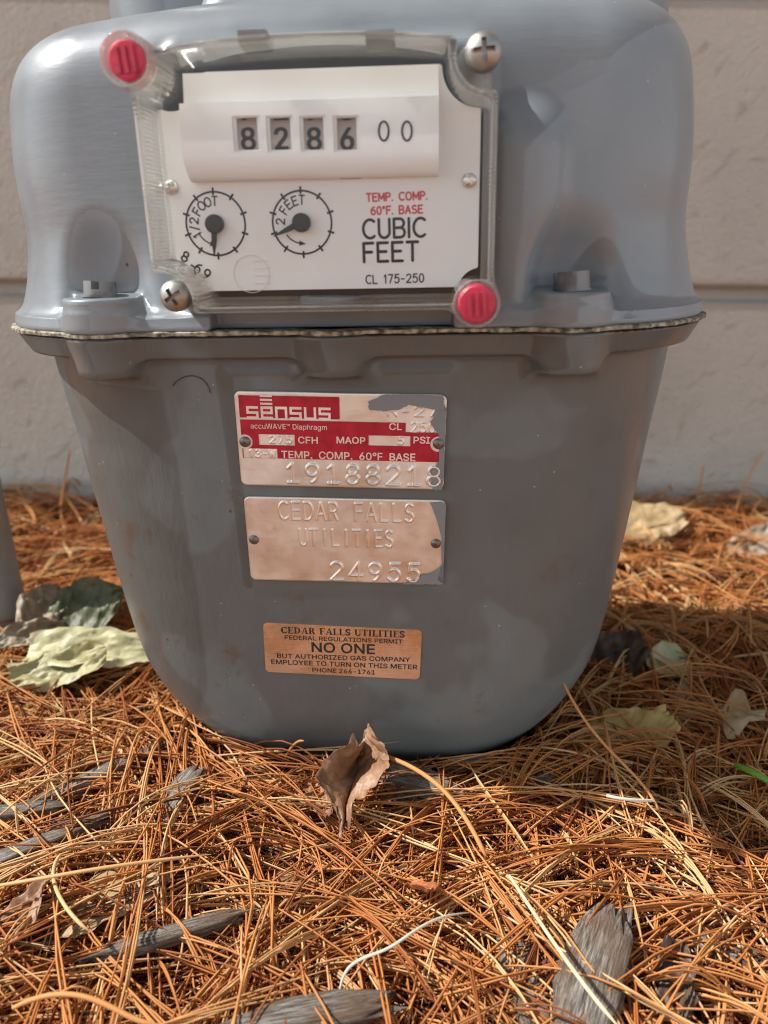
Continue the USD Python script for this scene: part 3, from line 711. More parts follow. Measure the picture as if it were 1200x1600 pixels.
def cover_sdf(p):
    x, y, z = p
    d2 = cover2(x, z)
    slab = np.maximum(y - (-.0815), YC - y)
    o = smax(d2, slab, .0022)
    inner = d2 + .0017
    ring = smax(o, -inner, .0008)
    # back flange
    fl = smax(d2 - .0012, np.maximum(y - (-.0815), -.0835 - y), .0008); fl = smax(fl, -(d2 + .0035), .0008)
    o = smin(ring, fl, .001)
    # screw ears in the two hollow corners
    for c, s in ((NTR, screw_tr), (NBL, screw_bl)):
        ear = smax(np.hypot(x - c[0], z - c[1]) - .0079, np.maximum(y + .0815, -.0845 - y), .001)
        ear = smax(ear, rr2(x - xm, z - (ZB + ZTm) / 2, (XR - XL) / 2, (ZTm - ZB) / 2, .002), .001)
        o = smin(o, ear, .0008)
    # tubes that hold the seals
    for c in (seal_tl, seal_br):
        q = np.hypot(x - c[0], z - c[2])
        t = smax(np.maximum(q - .0064, .0054 - q), np.maximum(y + .0815, -.1118 - y), .0009)
        o = smin(o, t, .0008)
    return o
m, n = surface(cover_sdf, (XL - .012, -.1135, ZB - .010), (XR + .010, -.0798, ZTm + .006), .0006)
cover = obj('index_cover', m, 'acrylic', meter, normals=n)
gx, gz = np.meshgrid(np.linspace(XL, XR, 260), np.linspace(ZB, ZTm, 220), indexing='ij')
# pane outline: contour polygon of the cover's inside
ang = np.linspace(0, 2 * np.pi, 361)[:-1]
cz = (ZB + ZTm) / 2
pp = []
for t in ang:
    rr = np.linspace(0, .075, 900); dd = cover2(xm + rr * math.cos(t), cz + rr * math.sin(t)) + .0016
    k = np.argmax(dd > 0); pp.append((xm + rr[k] * math.cos(t), cz + rr[k] * math.sin(t)))
pane = Polygon(pp).buffer(0).simplify(.00008)
for c in (seal_tl, seal_br): pane = pane.difference(Point(c[0], c[2]).buffer(.0066))
obj('front_pane', on_face(trimesh.creation.extrude_polygon(pane, .0012, engine='earcut'), YC + .0020), 'acrylic_pane', cover)
for c, rs in ((seal_tl, .0047), (seal_br, .0051)):
    b = [lathe([(0, -.006), (rs, -.006), (rs, -.0006), (rs - .0006, 0), (0, 0)], 44)]
    for k in (-1, 0, 1):
        r = trimesh.creation.capsule(.0085 * .7, .00055); r = trimesh.creation.box([.0010, .0060, .0008]); r.apply_translation([k * .0020, 0, .0003]); b.append(r)
    s = cat(b); s.apply_transform(M4(rotz(math.radians(4)), (c[0], c[2], 0)))
    obj('seal_plug', on_face(s, -.1105), 'seal_red', cover, smooth=30)
for c, r, ang in ((screw_tr, .0049, 4), (screw_bl, .0046, 30)):
    s = phillips(r, .0036, ang); s.apply_translation([c[0], c[2], 0])
    sh = trimesh.creation.cylinder(.0026, .016); sh.apply_translation([c[0], c[2], -.009])
    obj('cover_screw', on_face(cat([s, sh]), -.0905), 'screw_steel', cover, smooth=30)
for px in (388, 592):       # moulded catches on the arched top edge
    u, v = Cc(px, 42)
    b = trimesh.creation.box([.0072, .010, .0028]); b.apply_translation([u, -.1000, v - .0012]); obj('top_catch', b, 'pipe_paint', cover)

# ---------------- plates on the lower case
SL = .1
def plate_frame(corners, y0):
    q = np.array([at(px, py, y0, SL) for px, py in corners])          # TL, TR, BR, BL
    c = q.mean(0); eu = (q[1] + q[2] - q[0] - q[3]) / 2; w = np.linalg.norm(eu); eu /= w
    n = np.cross(eu, [0, 0, 1.]); nn = np.array([0, -1, -SL]); nn /= np.linalg.norm(nn)
    eu -= nn * (eu @ nn); eu /= np.linalg.norm(eu); ev = np.cross(nn, eu)
    h = abs(((q[0] + q[1] - q[2] - q[3]) / 2) @ ev)
    m = np.eye(4); m[:3, 0], m[:3, 1], m[:3, 2], m[:3, 3] = eu, ev, nn, c
    inv = np.linalg.inv(m)
    def to(px, py):
        r = inv @ np.append(at(px, py, y0, SL), 1); return r[0], r[1]
    return m, w, h, to
def embossed(w, h, rc, ss, thick=.0006, step=.00024):
    us = np.unique(np.concatenate([np.linspace(-w / 2, w / 2, int(w / step)), -w / 2 + rc * (1 - np.cos(np.linspace(0, np.pi / 2, 10))), w / 2 - rc * (1 - np.cos(np.linspace(0, np.pi / 2, 10)))]))
    e = np.maximum(0, np.abs(us) - (w / 2 - rc)); cut = rc - np.sqrt(np.maximum(rc * rc - e * e, 0))
    nv = int(h / step); t = np.linspace(-1, 1, nv)
    V = (h / 2 - cut)[:, None] * t[None]; U_ = np.broadcast_to(us[:, None], V.shape)
    W = np.zeros(V.shape)
    for sset, hf, ht in ss:
        pts = np.vstack([np.vstack([np.linspace(a, b, max(2, int(np.linalg.norm(b - a) / .00008))) for a, b in zip(p[:-1], p[1:])]) for p in sset])
        d, _ = cKDTree(pts).query(np.stack([U_, V], -1).reshape(-1, 2)); d = d.reshape(V.shape)
        x = np.clip(1 - (d / hf)**2, 0, 1); W = np.maximum(W, ht * x * x * (3 - 2 * x))
    e2 = np.minimum(np.minimum(w / 2 - np.abs(U_), (h / 2 - cut)[:, None] - np.abs(V)), .0006); W = W - np.clip(.0004 - e2, 0, 1) * .6
    W = W + (meshkit.noise(np.stack([U_ * 60, V * 60, V * 0], -1), 2) - .5) * .0002
    n = len(us); top = np.stack([U_, V, W], -1).reshape(-1, 3)
    i, j = np.meshgrid(np.arange(n - 1), np.arange(nv - 1), indexing='ij'); k = (i * nv + j).ravel()
    F = np.stack([k, k + nv, k + nv + 1, k + 1], 1)
    rim = np.concatenate([np.arange(n) * nv, (n - 1) * nv + np.arange(1, nv), np.arange(n - 2, -1, -1) * nv + nv - 1, np.arange(nv - 2, 0, -1)])
    low = top[rim].copy(); low[:, 2] = -thick; b0 = len(top); r = np.arange(len(rim)); r2 = (r + 1) % len(rim)
    F2 = np.stack([b0 + r, b0 + r2, rim[r2], rim[r]], 1)
    return np.vstack([top, low]), np.vstack([F, F2])
def fr(mesh, m): 
    if isinstance(mesh, tuple): 
        V = mesh[0] @ m[:3, :3].T + m[:3, 3]; return V, mesh[1]
    return moved(mesh, m)
def rivet(m, u, v, r, parent):
    s = lathe([(0, -.0008), (r, -.0008), (r, .0002)] + [(r * math.cos(k), .0002 + r * .55 * math.sin(k)) for k in np.linspace(.2, 1.5, 7)] + [(0, .0002 + r * .55)], 28)
    s.apply_translation([u, v, 0]); obj('rivet', fr(s, m), 'rivet_metal', parent, smooth=40)
def blot(pts, seed, n=160, amp=.0007):
    """Ragged-edged patch of paint through the points."""
    ln = Polygon(pts).exterior; q = np.array([ln.interpolate(k / n, normalized=True).coords[0] for k in range(n)])
    d = meshkit.fbm(np.stack([q[:, 0] * 900, q[:, 1] * 900, q[:, 0] * 0 + seed], -1), 4, seed) - .5
    c = q.mean(0); dr = q - c; dr /= np.linalg.norm(dr, axis=1, keepdims=True)
    return Polygon(q + dr * d[:, None] * amp * 2).buffer(0)
def rect(to, xa, ya, xb, yb):
    a, b = to(xa, ya), to(xb, yb); return sbox(min(a[0], b[0]), min(a[1], b[1]), max(a[0], b[0]), max(a[1], b[1]))
def words(text, to, pxl, pyb, pyt, pxr, bold=True):
    u, v = to(pxl, pyb); h = to(pxl, pyt)[1] - v; W = to(pxr, pyb)[0] - u
    t = meshkit.text_mesh(text, h, depth=.00003, bold=bold); b = t.bounds
    t.apply_translation([-b[0][0], 0, 0]); t.apply_scale([W / (b[1][0] - b[0][0]), 1, 1]); t.apply_translation([u, v, 0]); return t

# maker's plate
YPL = -.0768 - .0025
mS, wS, hS, toS = plate_frame([(365, 611), (697, 617), (694, 766), (377, 758)], YPL)
def emb(text, to, pxc, pyb, pyt, pitch, mono=1.0):
    u, v = to(pxc, pyb); h = to(pxc, pyt)[1] - v; dw = to(pxc + pitch, pyb)[0] - u
    s, w = strokes(text, h, mono=mono); return place2(s, u, v, 0, dw / (h * mono))
bump = [(emb('l9l882l8', toS, 567, 756, 727, 31.5), .00062, .0006),
        (emb('275', toS, 439, 692, 681, 13) + emb('5', toS, 626, 694, 682, 13) + emb('13-W', toS, 409, 714, 703, 11) + emb('250', toS, 661, 675, 660, 14) + emb('R-275', toS, 655, 650, 635, 21), .00036, .00032)]
maker = obj('maker_plate', fr(embossed(wS, hS, .0022, bump), mS), 'plate_metal', meter, smooth=60)
redp = unary_union([rect(toS, 372, 617, 531, 655), rect(toS, 372, 655, 688, 722)]).buffer(-.0004).buffer(.0004)
for r in ((634, 660, 684, 676), (404, 678, 461, 696), (576, 680, 641, 697), (380, 700, 434, 716)): redp = redp.difference(rect(toS, *r))
redp = redp.difference(Point(*toS(383, 690)).buffer(.0026)).difference(Point(*toS(685, 694)).buffer(.0027)).intersection(sbox(-wS / 2 + .0014, -hS / 2, wS / 2 - .0008, hS / 2 - .0010))
sh = sheet(redp, .00004); sh.apply_translation([0, 0, .00016])
obj('red_print', fr(sh, mS), 'red_print', maker)
lt = [words('CFH', toS, 466, 692, 682, 497), words('MAOP', toS, 526, 692, 682, 571), words('PSI', toS, 646, 692, 682, 672), words('CL', toS, 608, 671, 661, 628),
      words('TEMP.  COMP.  60°F  BASE', toS, 440, 715, 704, 649), words('accuWAVE™ Diaphragm', toS, 392, 669, 661, 511, False)]
# bold square wordmark with a ladder of bars over its second letter
lw = .0
def wordmark():
    u0, v0 = toS(386, 654); u1, _ = toS(517, 654); h = toS(386, 634)[1] - v0
    n = 6; gap = (u1 - u0) * .028; w = ((u1 - u0) - gap * 5) / 6; t = h * .19
    B = []
    def r(k, a, b, c, d): B.append(sbox(u0 + k * (w + gap) + a * w, v0 + b * h, u0 + k * (w + gap) + c * w, v0 + d * h))
    ty, tx = .2, .2
    for k in (0, 5, 3 + 0):
        if k in (0, 5) or k == 3:
            r(k, 0, .8, 1, 1); r(k, 0, .4, 1, .6); r(k, 0, 0, 1, .2); r(k, 0, .4, tx, 1); r(k, 1 - tx, 0, 1, .6)
    B[:] = [b for b in B]
    r(1, 0, .8, 1, 1); r(1, 0, .4, 1, .6); r(1, 0, 0, 1, .2); r(1, 0, 0, tx, 1)
    r(1, 1 - tx, .4, 1, 1)
    for q in range(3): r(1, 0, 1.12 + q * .3, 1, 1.28 + q * .3)
    r(2, 0, 0, tx, 1); r(2, 0, .8, 1, 1); r(2, 1 - tx, 0, 1, .9)
    r(4, 0, .1, tx, 1); r(4, 0, 0, 1, .2); r(4, 1 - tx, 0, 1, 1)
    return sheet(unary_union(B).buffer(h * .03).buffer(-h * .03), .00003)
lt.append(wordmark())
lt = cat(lt); lt.apply_translation([0, 0, .00024]); obj('lettering', fr(lt, mS), 'plate_metal', maker)
sm_ = blot([toS(*p) for p in ((576, 627), (600, 616), (650, 614), (690, 614), (697, 640), (690, 642), (640, 632), (622, 640), (600, 642), (578, 640))], 3)
sm2 = blot([toS(*p) for p in ((683, 640), (697, 640), (694, 740), (690, 765), (676, 764), (672, 740), (686, 720), (686, 680), (672, 660))], 8)
for s in (sm_, sm2):
    q = sheet(s.intersection(sbox(-wS / 2, -hS / 2, wS / 2, hS / 2)), .00004); q.apply_translation([0, 0, .00042]); obj('paint_smear', fr(q, mS), 'grey_smear', maker)
for px, py in ((383, 690), (685, 693)): rivet(mS, *toS(px, py), .0019, maker)

# owner's plate
mU, wU, hU, toU = plate_frame([(379, 775), (696, 783), (693, 913), (393, 907)], YPL)
bump = [(emb('CEDAR FALLS', toU, 541, 813, 786, 19.6) + emb('UTILITIES', toU, 541, 853, 828, 16.7), .00045, .00042), (emb('24955', toU, 586, 907, 880, 30.0), .0006, .0006)]
owner = obj('owner_plate', fr(embossed(wU, hU, .0022, bump), mU), 'plate_metal_plain', meter, smooth=60)
for s in (blot([toU(*p) for p in ((672, 784), (696, 784), (694, 912), (684, 905), (690, 880), (690, 840), (682, 810))], 12, amp=.001), blot([toU(*p) for p in ((628, 912), (650, 904), (660, 898), (676, 894), (694, 880), (694, 912))], 15)):
    q = sheet(s.intersection(sbox(-wU / 2, -hU / 2, wU / 2, hU / 2)), .00004); q.apply_translation([0, 0, .00042]); obj('paint_smear', fr(q, mU), 'grey_smear', owner)
for px, py in ((397, 843), (681, 849)): rivet(mU, *toU(px, py), .0018, owner)

# foil warning sticker
zst = at(535, 1015, -.075, SL)[2]
YST = -(float(B_low(.06)) + .0000) - SL * (ZG - .06) - .0004
mT, wT, hT, toT = plate_frame([(410, 972), (659, 985), (656, 1061), (416, 1050)], YST)
stk = sbox(-wT / 2, -hT / 2, wT / 2, hT / 2).buffer(-.0018).buffer(.0018)
sh = trimesh.creation.extrude_polygon(stk, .0002, engine='earcut'); sh.apply_translation([0, 0, -.0001])
sticker = obj('warning_sticker', fr(sh, mT), 'foil', meter)
def serif_text(text, h):
    """Bold book letters: heavy stems, thin cross strokes, slab feet."""
    T, t, s = .2, .07, .06
    def stem(x, lo=0, hi=1, w=T): return [sbox(x, lo, x + w, hi), sbox(x - .07, lo, x + w + .07, lo + s), sbox(x - .07, hi - s, x + w + .07, hi)]
    def bowl(x, z0, z1, w): 
        e = affinity.scale(Point(0, 0).buffer(1, quad_segs=12), w, (z1 - z0) / 2); i = affinity.scale(Point(0, 0).buffer(1, quad_segs=12), w - T, (z1 - z0) / 2 - t)
        return affinity.translate(e.difference(i).intersection(sbox(0, -2, 2, 2)), x, (z0 + z1) / 2)
    G = {'E': (.66, stem(.07) + [sbox(.07, 0, .62, t), sbox(.07, 1 - t, .6, 1), sbox(.1, .47, .45, .54), sbox(.56, 0, .63, .25), sbox(.54, .76, .61, 1), sbox(.41, .38, .46, .63)]),
         'F': (.62, stem(.07) + [sbox(.07, 1 - t, .6, 1), sbox(.1, .47, .45, .54), sbox(.54, .74, .61, 1), sbox(.41, .38, .46, .63)]),
         'L': (.64, stem(.07) + [sbox(.07, 0, .6, t), sbox(.54, 0, .61, .3)]),
         'I': (.38, stem(.08)),
         'T': (.72, stem(.26) + [sbox(.03, 1 - t, .7, 1), sbox(.02, .72, .08, 1), sbox(.64, .72, .7, 1)]),
         'D': (.76, stem(.07) + [bowl(.2, 0, 1, .52), sbox(.07, 0, .25, t), sbox(.07, 1 - t, .25, 1)]),
         'R': (.78, stem(.07) + [bowl(.3, .46, 1, .34), sbox(.2, .46, .33, .53), sbox(.2, 1 - t, .33, 1), Polygon([(.3, .5), (.5, .5), (.76, 0), (.54, 0)])]),
         'A': (.8, [Polygon([(.4, 1), (.5, 1), (.76, 0), (.54, 0)]), Polygon([(.36, .96), (.44, .96), (.14, 0), (.06, 0)]), sbox(.2, .3, .6, .37), sbox(0, 0, .24, s), sbox(.46, 0, .84, s)]),
         'U': (.76, [sbox(.08, .28, .28, 1), sbox(0, 1 - s, .34, 1), sbox(.6, .3, .67, 1), sbox(.52, 1 - s, .76, 1), LineString(arc(.4, .32, .235, .27, 180, 360)).buffer(.075)]),
         'C': (.74, [LineString(arc(.42, .5, .34, .43, 40, 320, 24)).buffer(.07), sbox(.07, .28, .25, .72).buffer(.02), sbox(.62, .68, .69, 1)]),
         'S': (.58, [LineString(arc(.29, .74, .2, .19, 30, 250, 12) + arc(.28, .27, .22, .2, 80, -150, 12)).buffer(.09), sbox(.46, .7, .52, 1), sbox(.04, 0, .1, .3)]), ' ': (.34, [])}
    x, out = 0, []
    for c in text: w, g = G[c]; out += [affinity.translate(k, x, 0) for k in g]; x += w + .06
    return affinity.scale(unary_union(out), h, h, origin=(0, 0)), x * h
st, w = serif_text('CEDAR FALLS UTILITIES', 1.)
(ua, va), (ub, vb) = toT(439, 989), toT(633, 996)
hh = toT(439, 979)[1] - va
st = affinity.rotate(affinity.scale(st, (ub - ua) / w, hh, origin=(0, 0)), math.degrees(math.atan2(vb - va, ub - ua)), origin=(0, 0)); st = affinity.translate(st, ua, va)
tx = [sheet(st, .00003)]
def wordsr(text, a, b, cap, bold=True):
    (ua, va), (ub, vb) = toT(*a), toT(*b); h = toT(a[0], a[1] - cap)[1] - va
    t = meshkit.text_mesh(text, h, depth=.00003, bold=bold); bb = t.bounds; t.apply_translation([-bb[0][0], 0, 0])
    t.apply_scale([math.hypot(ub - ua, vb - va) / (bb[1][0] - bb[0][0]), 1, 1]); t.apply_transform(M4(rotz(math.atan2(vb - va, ub - ua)), (ua, va, 0))); return t
tx += [wordsr('FEDERAL REGULATIONS PERMIT', (445, 998.5), (629, 1005.5), 6.2), wordsr('NO ONE', (487, 1018), (586, 1021.5), 14.5), wordsr('BUT AUTHORIZED GAS COMPANY', (433, 1027.5), (641, 1034), 6.6),
       wordsr('EMPLOYEE TO TURN ON THIS METER', (424, 1037), (652, 1045.5), 6.8), wordsr('PHONE 266-1761', (488, 1049.5), (586, 1053.5), 6.4)]
tx = cat(tx); tx.apply_translation([0, 0, .00014]); obj('printed_text', fr(tx, mT), 'black_ink', sticker)

# ------------------------------------------------------------------ riser pipe at the left edge
g = on_ground(31, 992); rp = .0165
rc = np.array([g[0] - rp * 1.0 + .001, g[1] + .01])
pipe = tag(xform('riser_pipe', M4(roty(math.radians(-2.5)), (rc[0], rc[1], -.02))), 'grey weathered upright gas pipe at the left edge beside the meter', 'pipe')
obj('pipe', lathe([(0, 0), (rp, 0), (rp, .75), (0, .75)], 40), 'riser_pipe', pipe, smooth=30)
obj('collar', lathe([(rp - .001, .42), (rp + .006, .42), (rp + .007, .424), (rp + .007, .46), (rp + .006, .464), (rp - .001, .464)], 40), 'pipe_paint', pipe, smooth=30)

# ------------------------------------------------------------------ litter on the ground
def low_world(Pw):
    q = (Pw - MPOS) @ MROT
    return np.where(q[:, 2] < ZG - .002, low_sdf((q[:, 0], q[:, 1], np.clip(q[:, 2], -.021, ZG))), .05)

def build_needles(n_bundles, box_, seed, seg, wid, zr):
    r = np.random.default_rng(seed)
    bx = r.uniform(box_[0], box_[1], n_bundles); by = r.uniform(box_[2], box_[3], n_bundles)
    flow = meshkit.noise(np.stack([bx * 9, by * 9, bx * 0], -1), 31) * 4 * np.pi
    hd = np.where(r.random(n_bundles) < .5, flow + r.normal(0, .55, n_bundles), r.uniform(0, 2 * np.pi, n_bundles))
    cnt = r.choice([1, 2, 3, 4, 5], n_bundles, p=[.22, .22, .2, .18, .18])
    b = np.repeat(np.arange(n_bundles), cnt); n = len(b)
    k = r.normal(0, 2.8, n_bundles) + np.where(r.random(n_bundles) < .12, r.normal(0, 9, n_bundles), 0)
    L = np.clip(r.normal(.080, .022, n_bundles), .03, .14); L = np.where(r.random(n_bundles) < .16, L * r.uniform(.25, .5, n_bundles), L)
    base = r.beta(1.1, 1.5, n_bundles) * zr
    h0 = hd[b] + r.normal(0, .045, n); kk = k[b] + r.normal(0, 1.8, n); LL = L[b] * r.uniform(.85, 1.05, n)
    z0 = base[b] + r.normal(0, .0012, n)
    tilt = r.normal(0, .035, n_bundles)[b] + r.normal(0, .02, n); archk = r.uniform(0, .010, n_bundles)[b] * r.uniform(.6, 1.2, n)
    tone = np.clip(r.normal(.57, .21, n_bundles)[b] + r.normal(0, .08, n) + (base[b] / zr - .35) * .25, 0, 1)  # needles deep in the bed get a darker tone: painted depth shade
    tone = np.where(r.random(n_bundles)[b] < .10, np.clip(tone + .32, 0, 1), tone)
    tone = np.where(r.random(n_bundles)[b] < .08, tone * .45, tone)
    s = np.linspace(0, 1, seg + 1)
    S = s[None] * LL[:, None]; H = h0[:, None] + kk[:, None] * (S - LL[:, None] / 2)
    ds = LL[:, None] / seg
    X = np.cumsum(np.concatenate([np.zeros((n, 1)), np.cos((H[:, 1:] + H[:, :-1]) / 2) * ds], 1), 1)
    Y = np.cumsum(np.concatenate([np.zeros((n, 1)), np.sin((H[:, 1:] + H[:, :-1]) / 2) * ds], 1), 1)
    X = X - X[:, seg // 2:seg // 2 + 1] + bx[b][:, None]; Y = Y - Y[:, seg // 2:seg // 2 + 1] + by[b][:, None]
    Z = ground_z(X, Y) + z0[:, None] + tilt[:, None] * (S - LL[:, None] / 2) + archk[:, None] * np.sin(np.pi * s)[None] - .003
    Z = np.maximum(Z, ground_z(X, Y) - .002)
    Pn = np.stack([X, Y, Z], -1)
    ok = (low_world(Pn.reshape(-1, 3)).reshape(n, -1).min(1) > .0012) & (Y.max(1) < WALL_Y - .003)
    # nothing right up against the lens
    ok &= ~((np.hypot(X, Y) < .09) & (Z > .06)).any(1)
    return Pn[ok], tone[ok], b[ok], r.uniform(.8, 1.15, n)[ok] * wid

def needle_mesh(Pn, tone, wd, sides=3):
    n, k, _ = Pn.shape
    T = np.gradient(Pn, axis=1); T /= np.linalg.norm(T, axis=2, keepdims=True)
    A = np.cross(T, [0, 0, 1.]); A /= np.maximum(np.linalg.norm(A, axis=2, keepdims=True), 1e-9); B = np.cross(A, T)
    s = np.linspace(0, 1, k); pr = np.clip(np.minimum(.72 + s * 3, (1 - s) * 7 + .12), 0, 1)
    th = np.array([math.radians(90 + 360 / sides * q) for q in range(sides)])
    R = wd[:, None] * .5 * pr[None]
    off = A[:, :, None] * np.cos(th)[None, None, :, None] * 1.12 + B[:, :, None] * np.sin(th)[None, None, :, None] * .75
    V = Pn[:, :, None] + R[:, :, None, None] * off; N = off / np.linalg.norm(off, axis=-1, keepdims=True)
    i, j, q = np.meshgrid(np.arange(n), np.arange(k - 1), np.arange(sides), indexing='ij'); q2 = (q + 1) % sides
    b0 = (i * k + j) * sides
    F = np.stack([b0 + q, b0 + sides + q, b0 + sides + q2, b0 + q2], -1).reshape(-1, 4)
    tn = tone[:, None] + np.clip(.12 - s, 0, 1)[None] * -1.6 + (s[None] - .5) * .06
    tv = np.repeat(np.clip(tn, 0, 1).reshape(-1), sides)
    return (V.reshape(-1, 3), F), N.reshape(-1, 3), tv
litter = []
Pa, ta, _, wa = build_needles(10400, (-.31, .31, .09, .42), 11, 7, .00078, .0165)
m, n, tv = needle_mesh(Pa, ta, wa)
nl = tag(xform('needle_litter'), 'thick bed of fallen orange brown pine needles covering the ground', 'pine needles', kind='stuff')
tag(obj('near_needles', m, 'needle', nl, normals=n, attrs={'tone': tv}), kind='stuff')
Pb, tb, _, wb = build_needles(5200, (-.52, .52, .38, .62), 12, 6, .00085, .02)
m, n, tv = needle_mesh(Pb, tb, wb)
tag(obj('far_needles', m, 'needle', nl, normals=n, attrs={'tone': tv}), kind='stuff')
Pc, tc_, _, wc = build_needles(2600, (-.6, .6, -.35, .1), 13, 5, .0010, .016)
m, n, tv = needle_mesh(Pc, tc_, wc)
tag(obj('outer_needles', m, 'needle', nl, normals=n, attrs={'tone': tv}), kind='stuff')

exec_late = []
# --- leaves
def leaf_mesh(L, W, kind, fold, bend, roll, crinkle, seed, twist=0.):
    nu, nv = 40, 20
    u = np.linspace(0, 1, nu); v = np.linspace(-1, 1, nv)
    if kind == 'ovate': w = np.sin(np.pi * np.clip(u, 0, 1) ** .8) ** .75
    elif kind == 'lobed': w = (np.sin(np.pi * u ** .9) ** .6) * (.62 + .38 * np.abs(np.cos(u * np.pi * 3.5)))
    elif kind == 'torn': w = np.sin(np.pi * (u * .72 + .16)) ** .8 * (1 - .25 * (meshkit.noise(np.stack([u * 9, u * 0, u * 0 + seed], -1), seed)))
    elif kind == 'spade': w = np.clip((1 - u) ** .7 * (.55 + 1.3 * u * (1 - u) * 2), .03, 1.1)
    elif kind == 'pin_oak': w = .14 + .86 * np.sin(np.pi * u) ** .5 * np.clip(np.cos(u * np.pi * 5) * 1.2, 0, 1) ** 1.2
    else: w = np.ones_like(u) * .8
    U_, V_ = np.meshgrid(u, v, indexing='ij')
    edge = 1 + .06 * (meshkit.noise(np.stack([U_ * 8, np.sign(V_) * 3, U_ * 0 + seed], -1), seed) - .5) * 2
    x = U_ * L
    if kind in ('spade', 'torn'): x = x + (meshkit.fbm(np.stack([V_ * 2.6, V_ * 0, V_ * 0 + seed * 1.7], -1), 3, seed) - .5) * L * .5 * (1 - U_) ** 2 * (1.4 if kind == 'spade' else .5)
    y = V_ * (w[:, None] * W / 2) * edge
    z = np.abs(y) * fold
    ph = y * roll; rr = np.where(np.abs(roll) > 1e-6, 1 / (roll if roll else 1), 0)
    if roll: y, z = np.sin(ph) * rr, z + (1 - np.cos(ph)) * rr
    a = bend * U_; xx = x.copy()
    if abs(bend) > 1e-4:
        R = L / bend; xx = (R - z) * np.sin(a) ; z = R - (R - z) * np.cos(a)
    z = z + (meshkit.fbm(np.stack([U_ * 6, V_ * 3., U_ * 0 + seed], -1), 4, seed) - .5) * crinkle * 1.3
    if twist:
        tt = twist * U_; y, z = y * np.cos(tt) - z * np.sin(tt), y * np.sin(tt) + z * np.cos(tt)
    Pt = np.stack([xx, y, z], -1).reshape(-1, 3)
    i, j = np.meshgrid(np.arange(nu - 1), np.arange(nv - 1), indexing='ij'); k = (i * nv + j).ravel()
    F = np.stack([k, k + nv, k + nv + 1, k + 1], 1)
    vein = np.clip(1 - np.abs(V_) * w[:, None] * W / 2 / .0007, 0, 1)
    sv = np.abs(((U_ * 9 - np.abs(V_) * 2.2) % 1) - .5); vein = np.maximum(vein, np.clip(1 - sv / .07, 0, 1) * .6)
    t = trimesh.Trimesh(Pt, np.vstack([F[:, [0, 1, 2]], F[:, [0, 2, 3]]]), process=False); nn = t.vertex_normals
    P2 = Pt - nn * .00016; n0 = len(Pt)
    rim = np.concatenate([np.arange(nu) * nv, (nu - 1) * nv + np.arange(1, nv), np.arange(nu - 2, -1, -1) * nv + nv - 1, np.arange(nv - 2, 0, -1)])
    r2 = np.roll(rim, -1)
    Fa = np.vstack([F, F[:, ::-1] + n0, np.stack([rim + n0, r2 + n0, r2, rim], 1)])
    return (np.vstack([Pt, P2]), Fa), np.tile(vein.ravel(), 2)
def leaf(label, matn, px, py, zc, L, W, head, kind='ovate', fold=.1, bend=.4, roll=0., crinkle=.004, pitch=0., bank=0., seed=1, stalk=True, twist=0., category='leaf', name='fallen_leaf'):
    """head: where the leaf's tip points, degrees, 0 = right, 90 = away from the camera."""
    c = on_ground(px, py, zc)
    (V, Fq), vein = leaf_mesh(L, W, kind, fold, bend, roll, crinkle, seed, twist)
    V = V - V[:len(V) // 2].mean(0)
    R = rotz(math.radians(head)) @ roty(math.radians(-pitch)) @ rotx(math.radians(bank))
    t = tag(xform(name, M4(R, c)), label, category)
    obj('blade', (V, Fq), matn, t, smooth=True, attrs={'vein': vein})
    if stalk:
        p0 = V[len(V) // 4 - len(V) // 4 + 10]; p1 = p0 + np.array([-L * .22, L * .03, -.001]); obj('stalk', tube(spline([p0, (p0 + p1) / 2 + [0, .001, .001], p1], 8), [.0005] * 8, 6), matn, t)
    return t
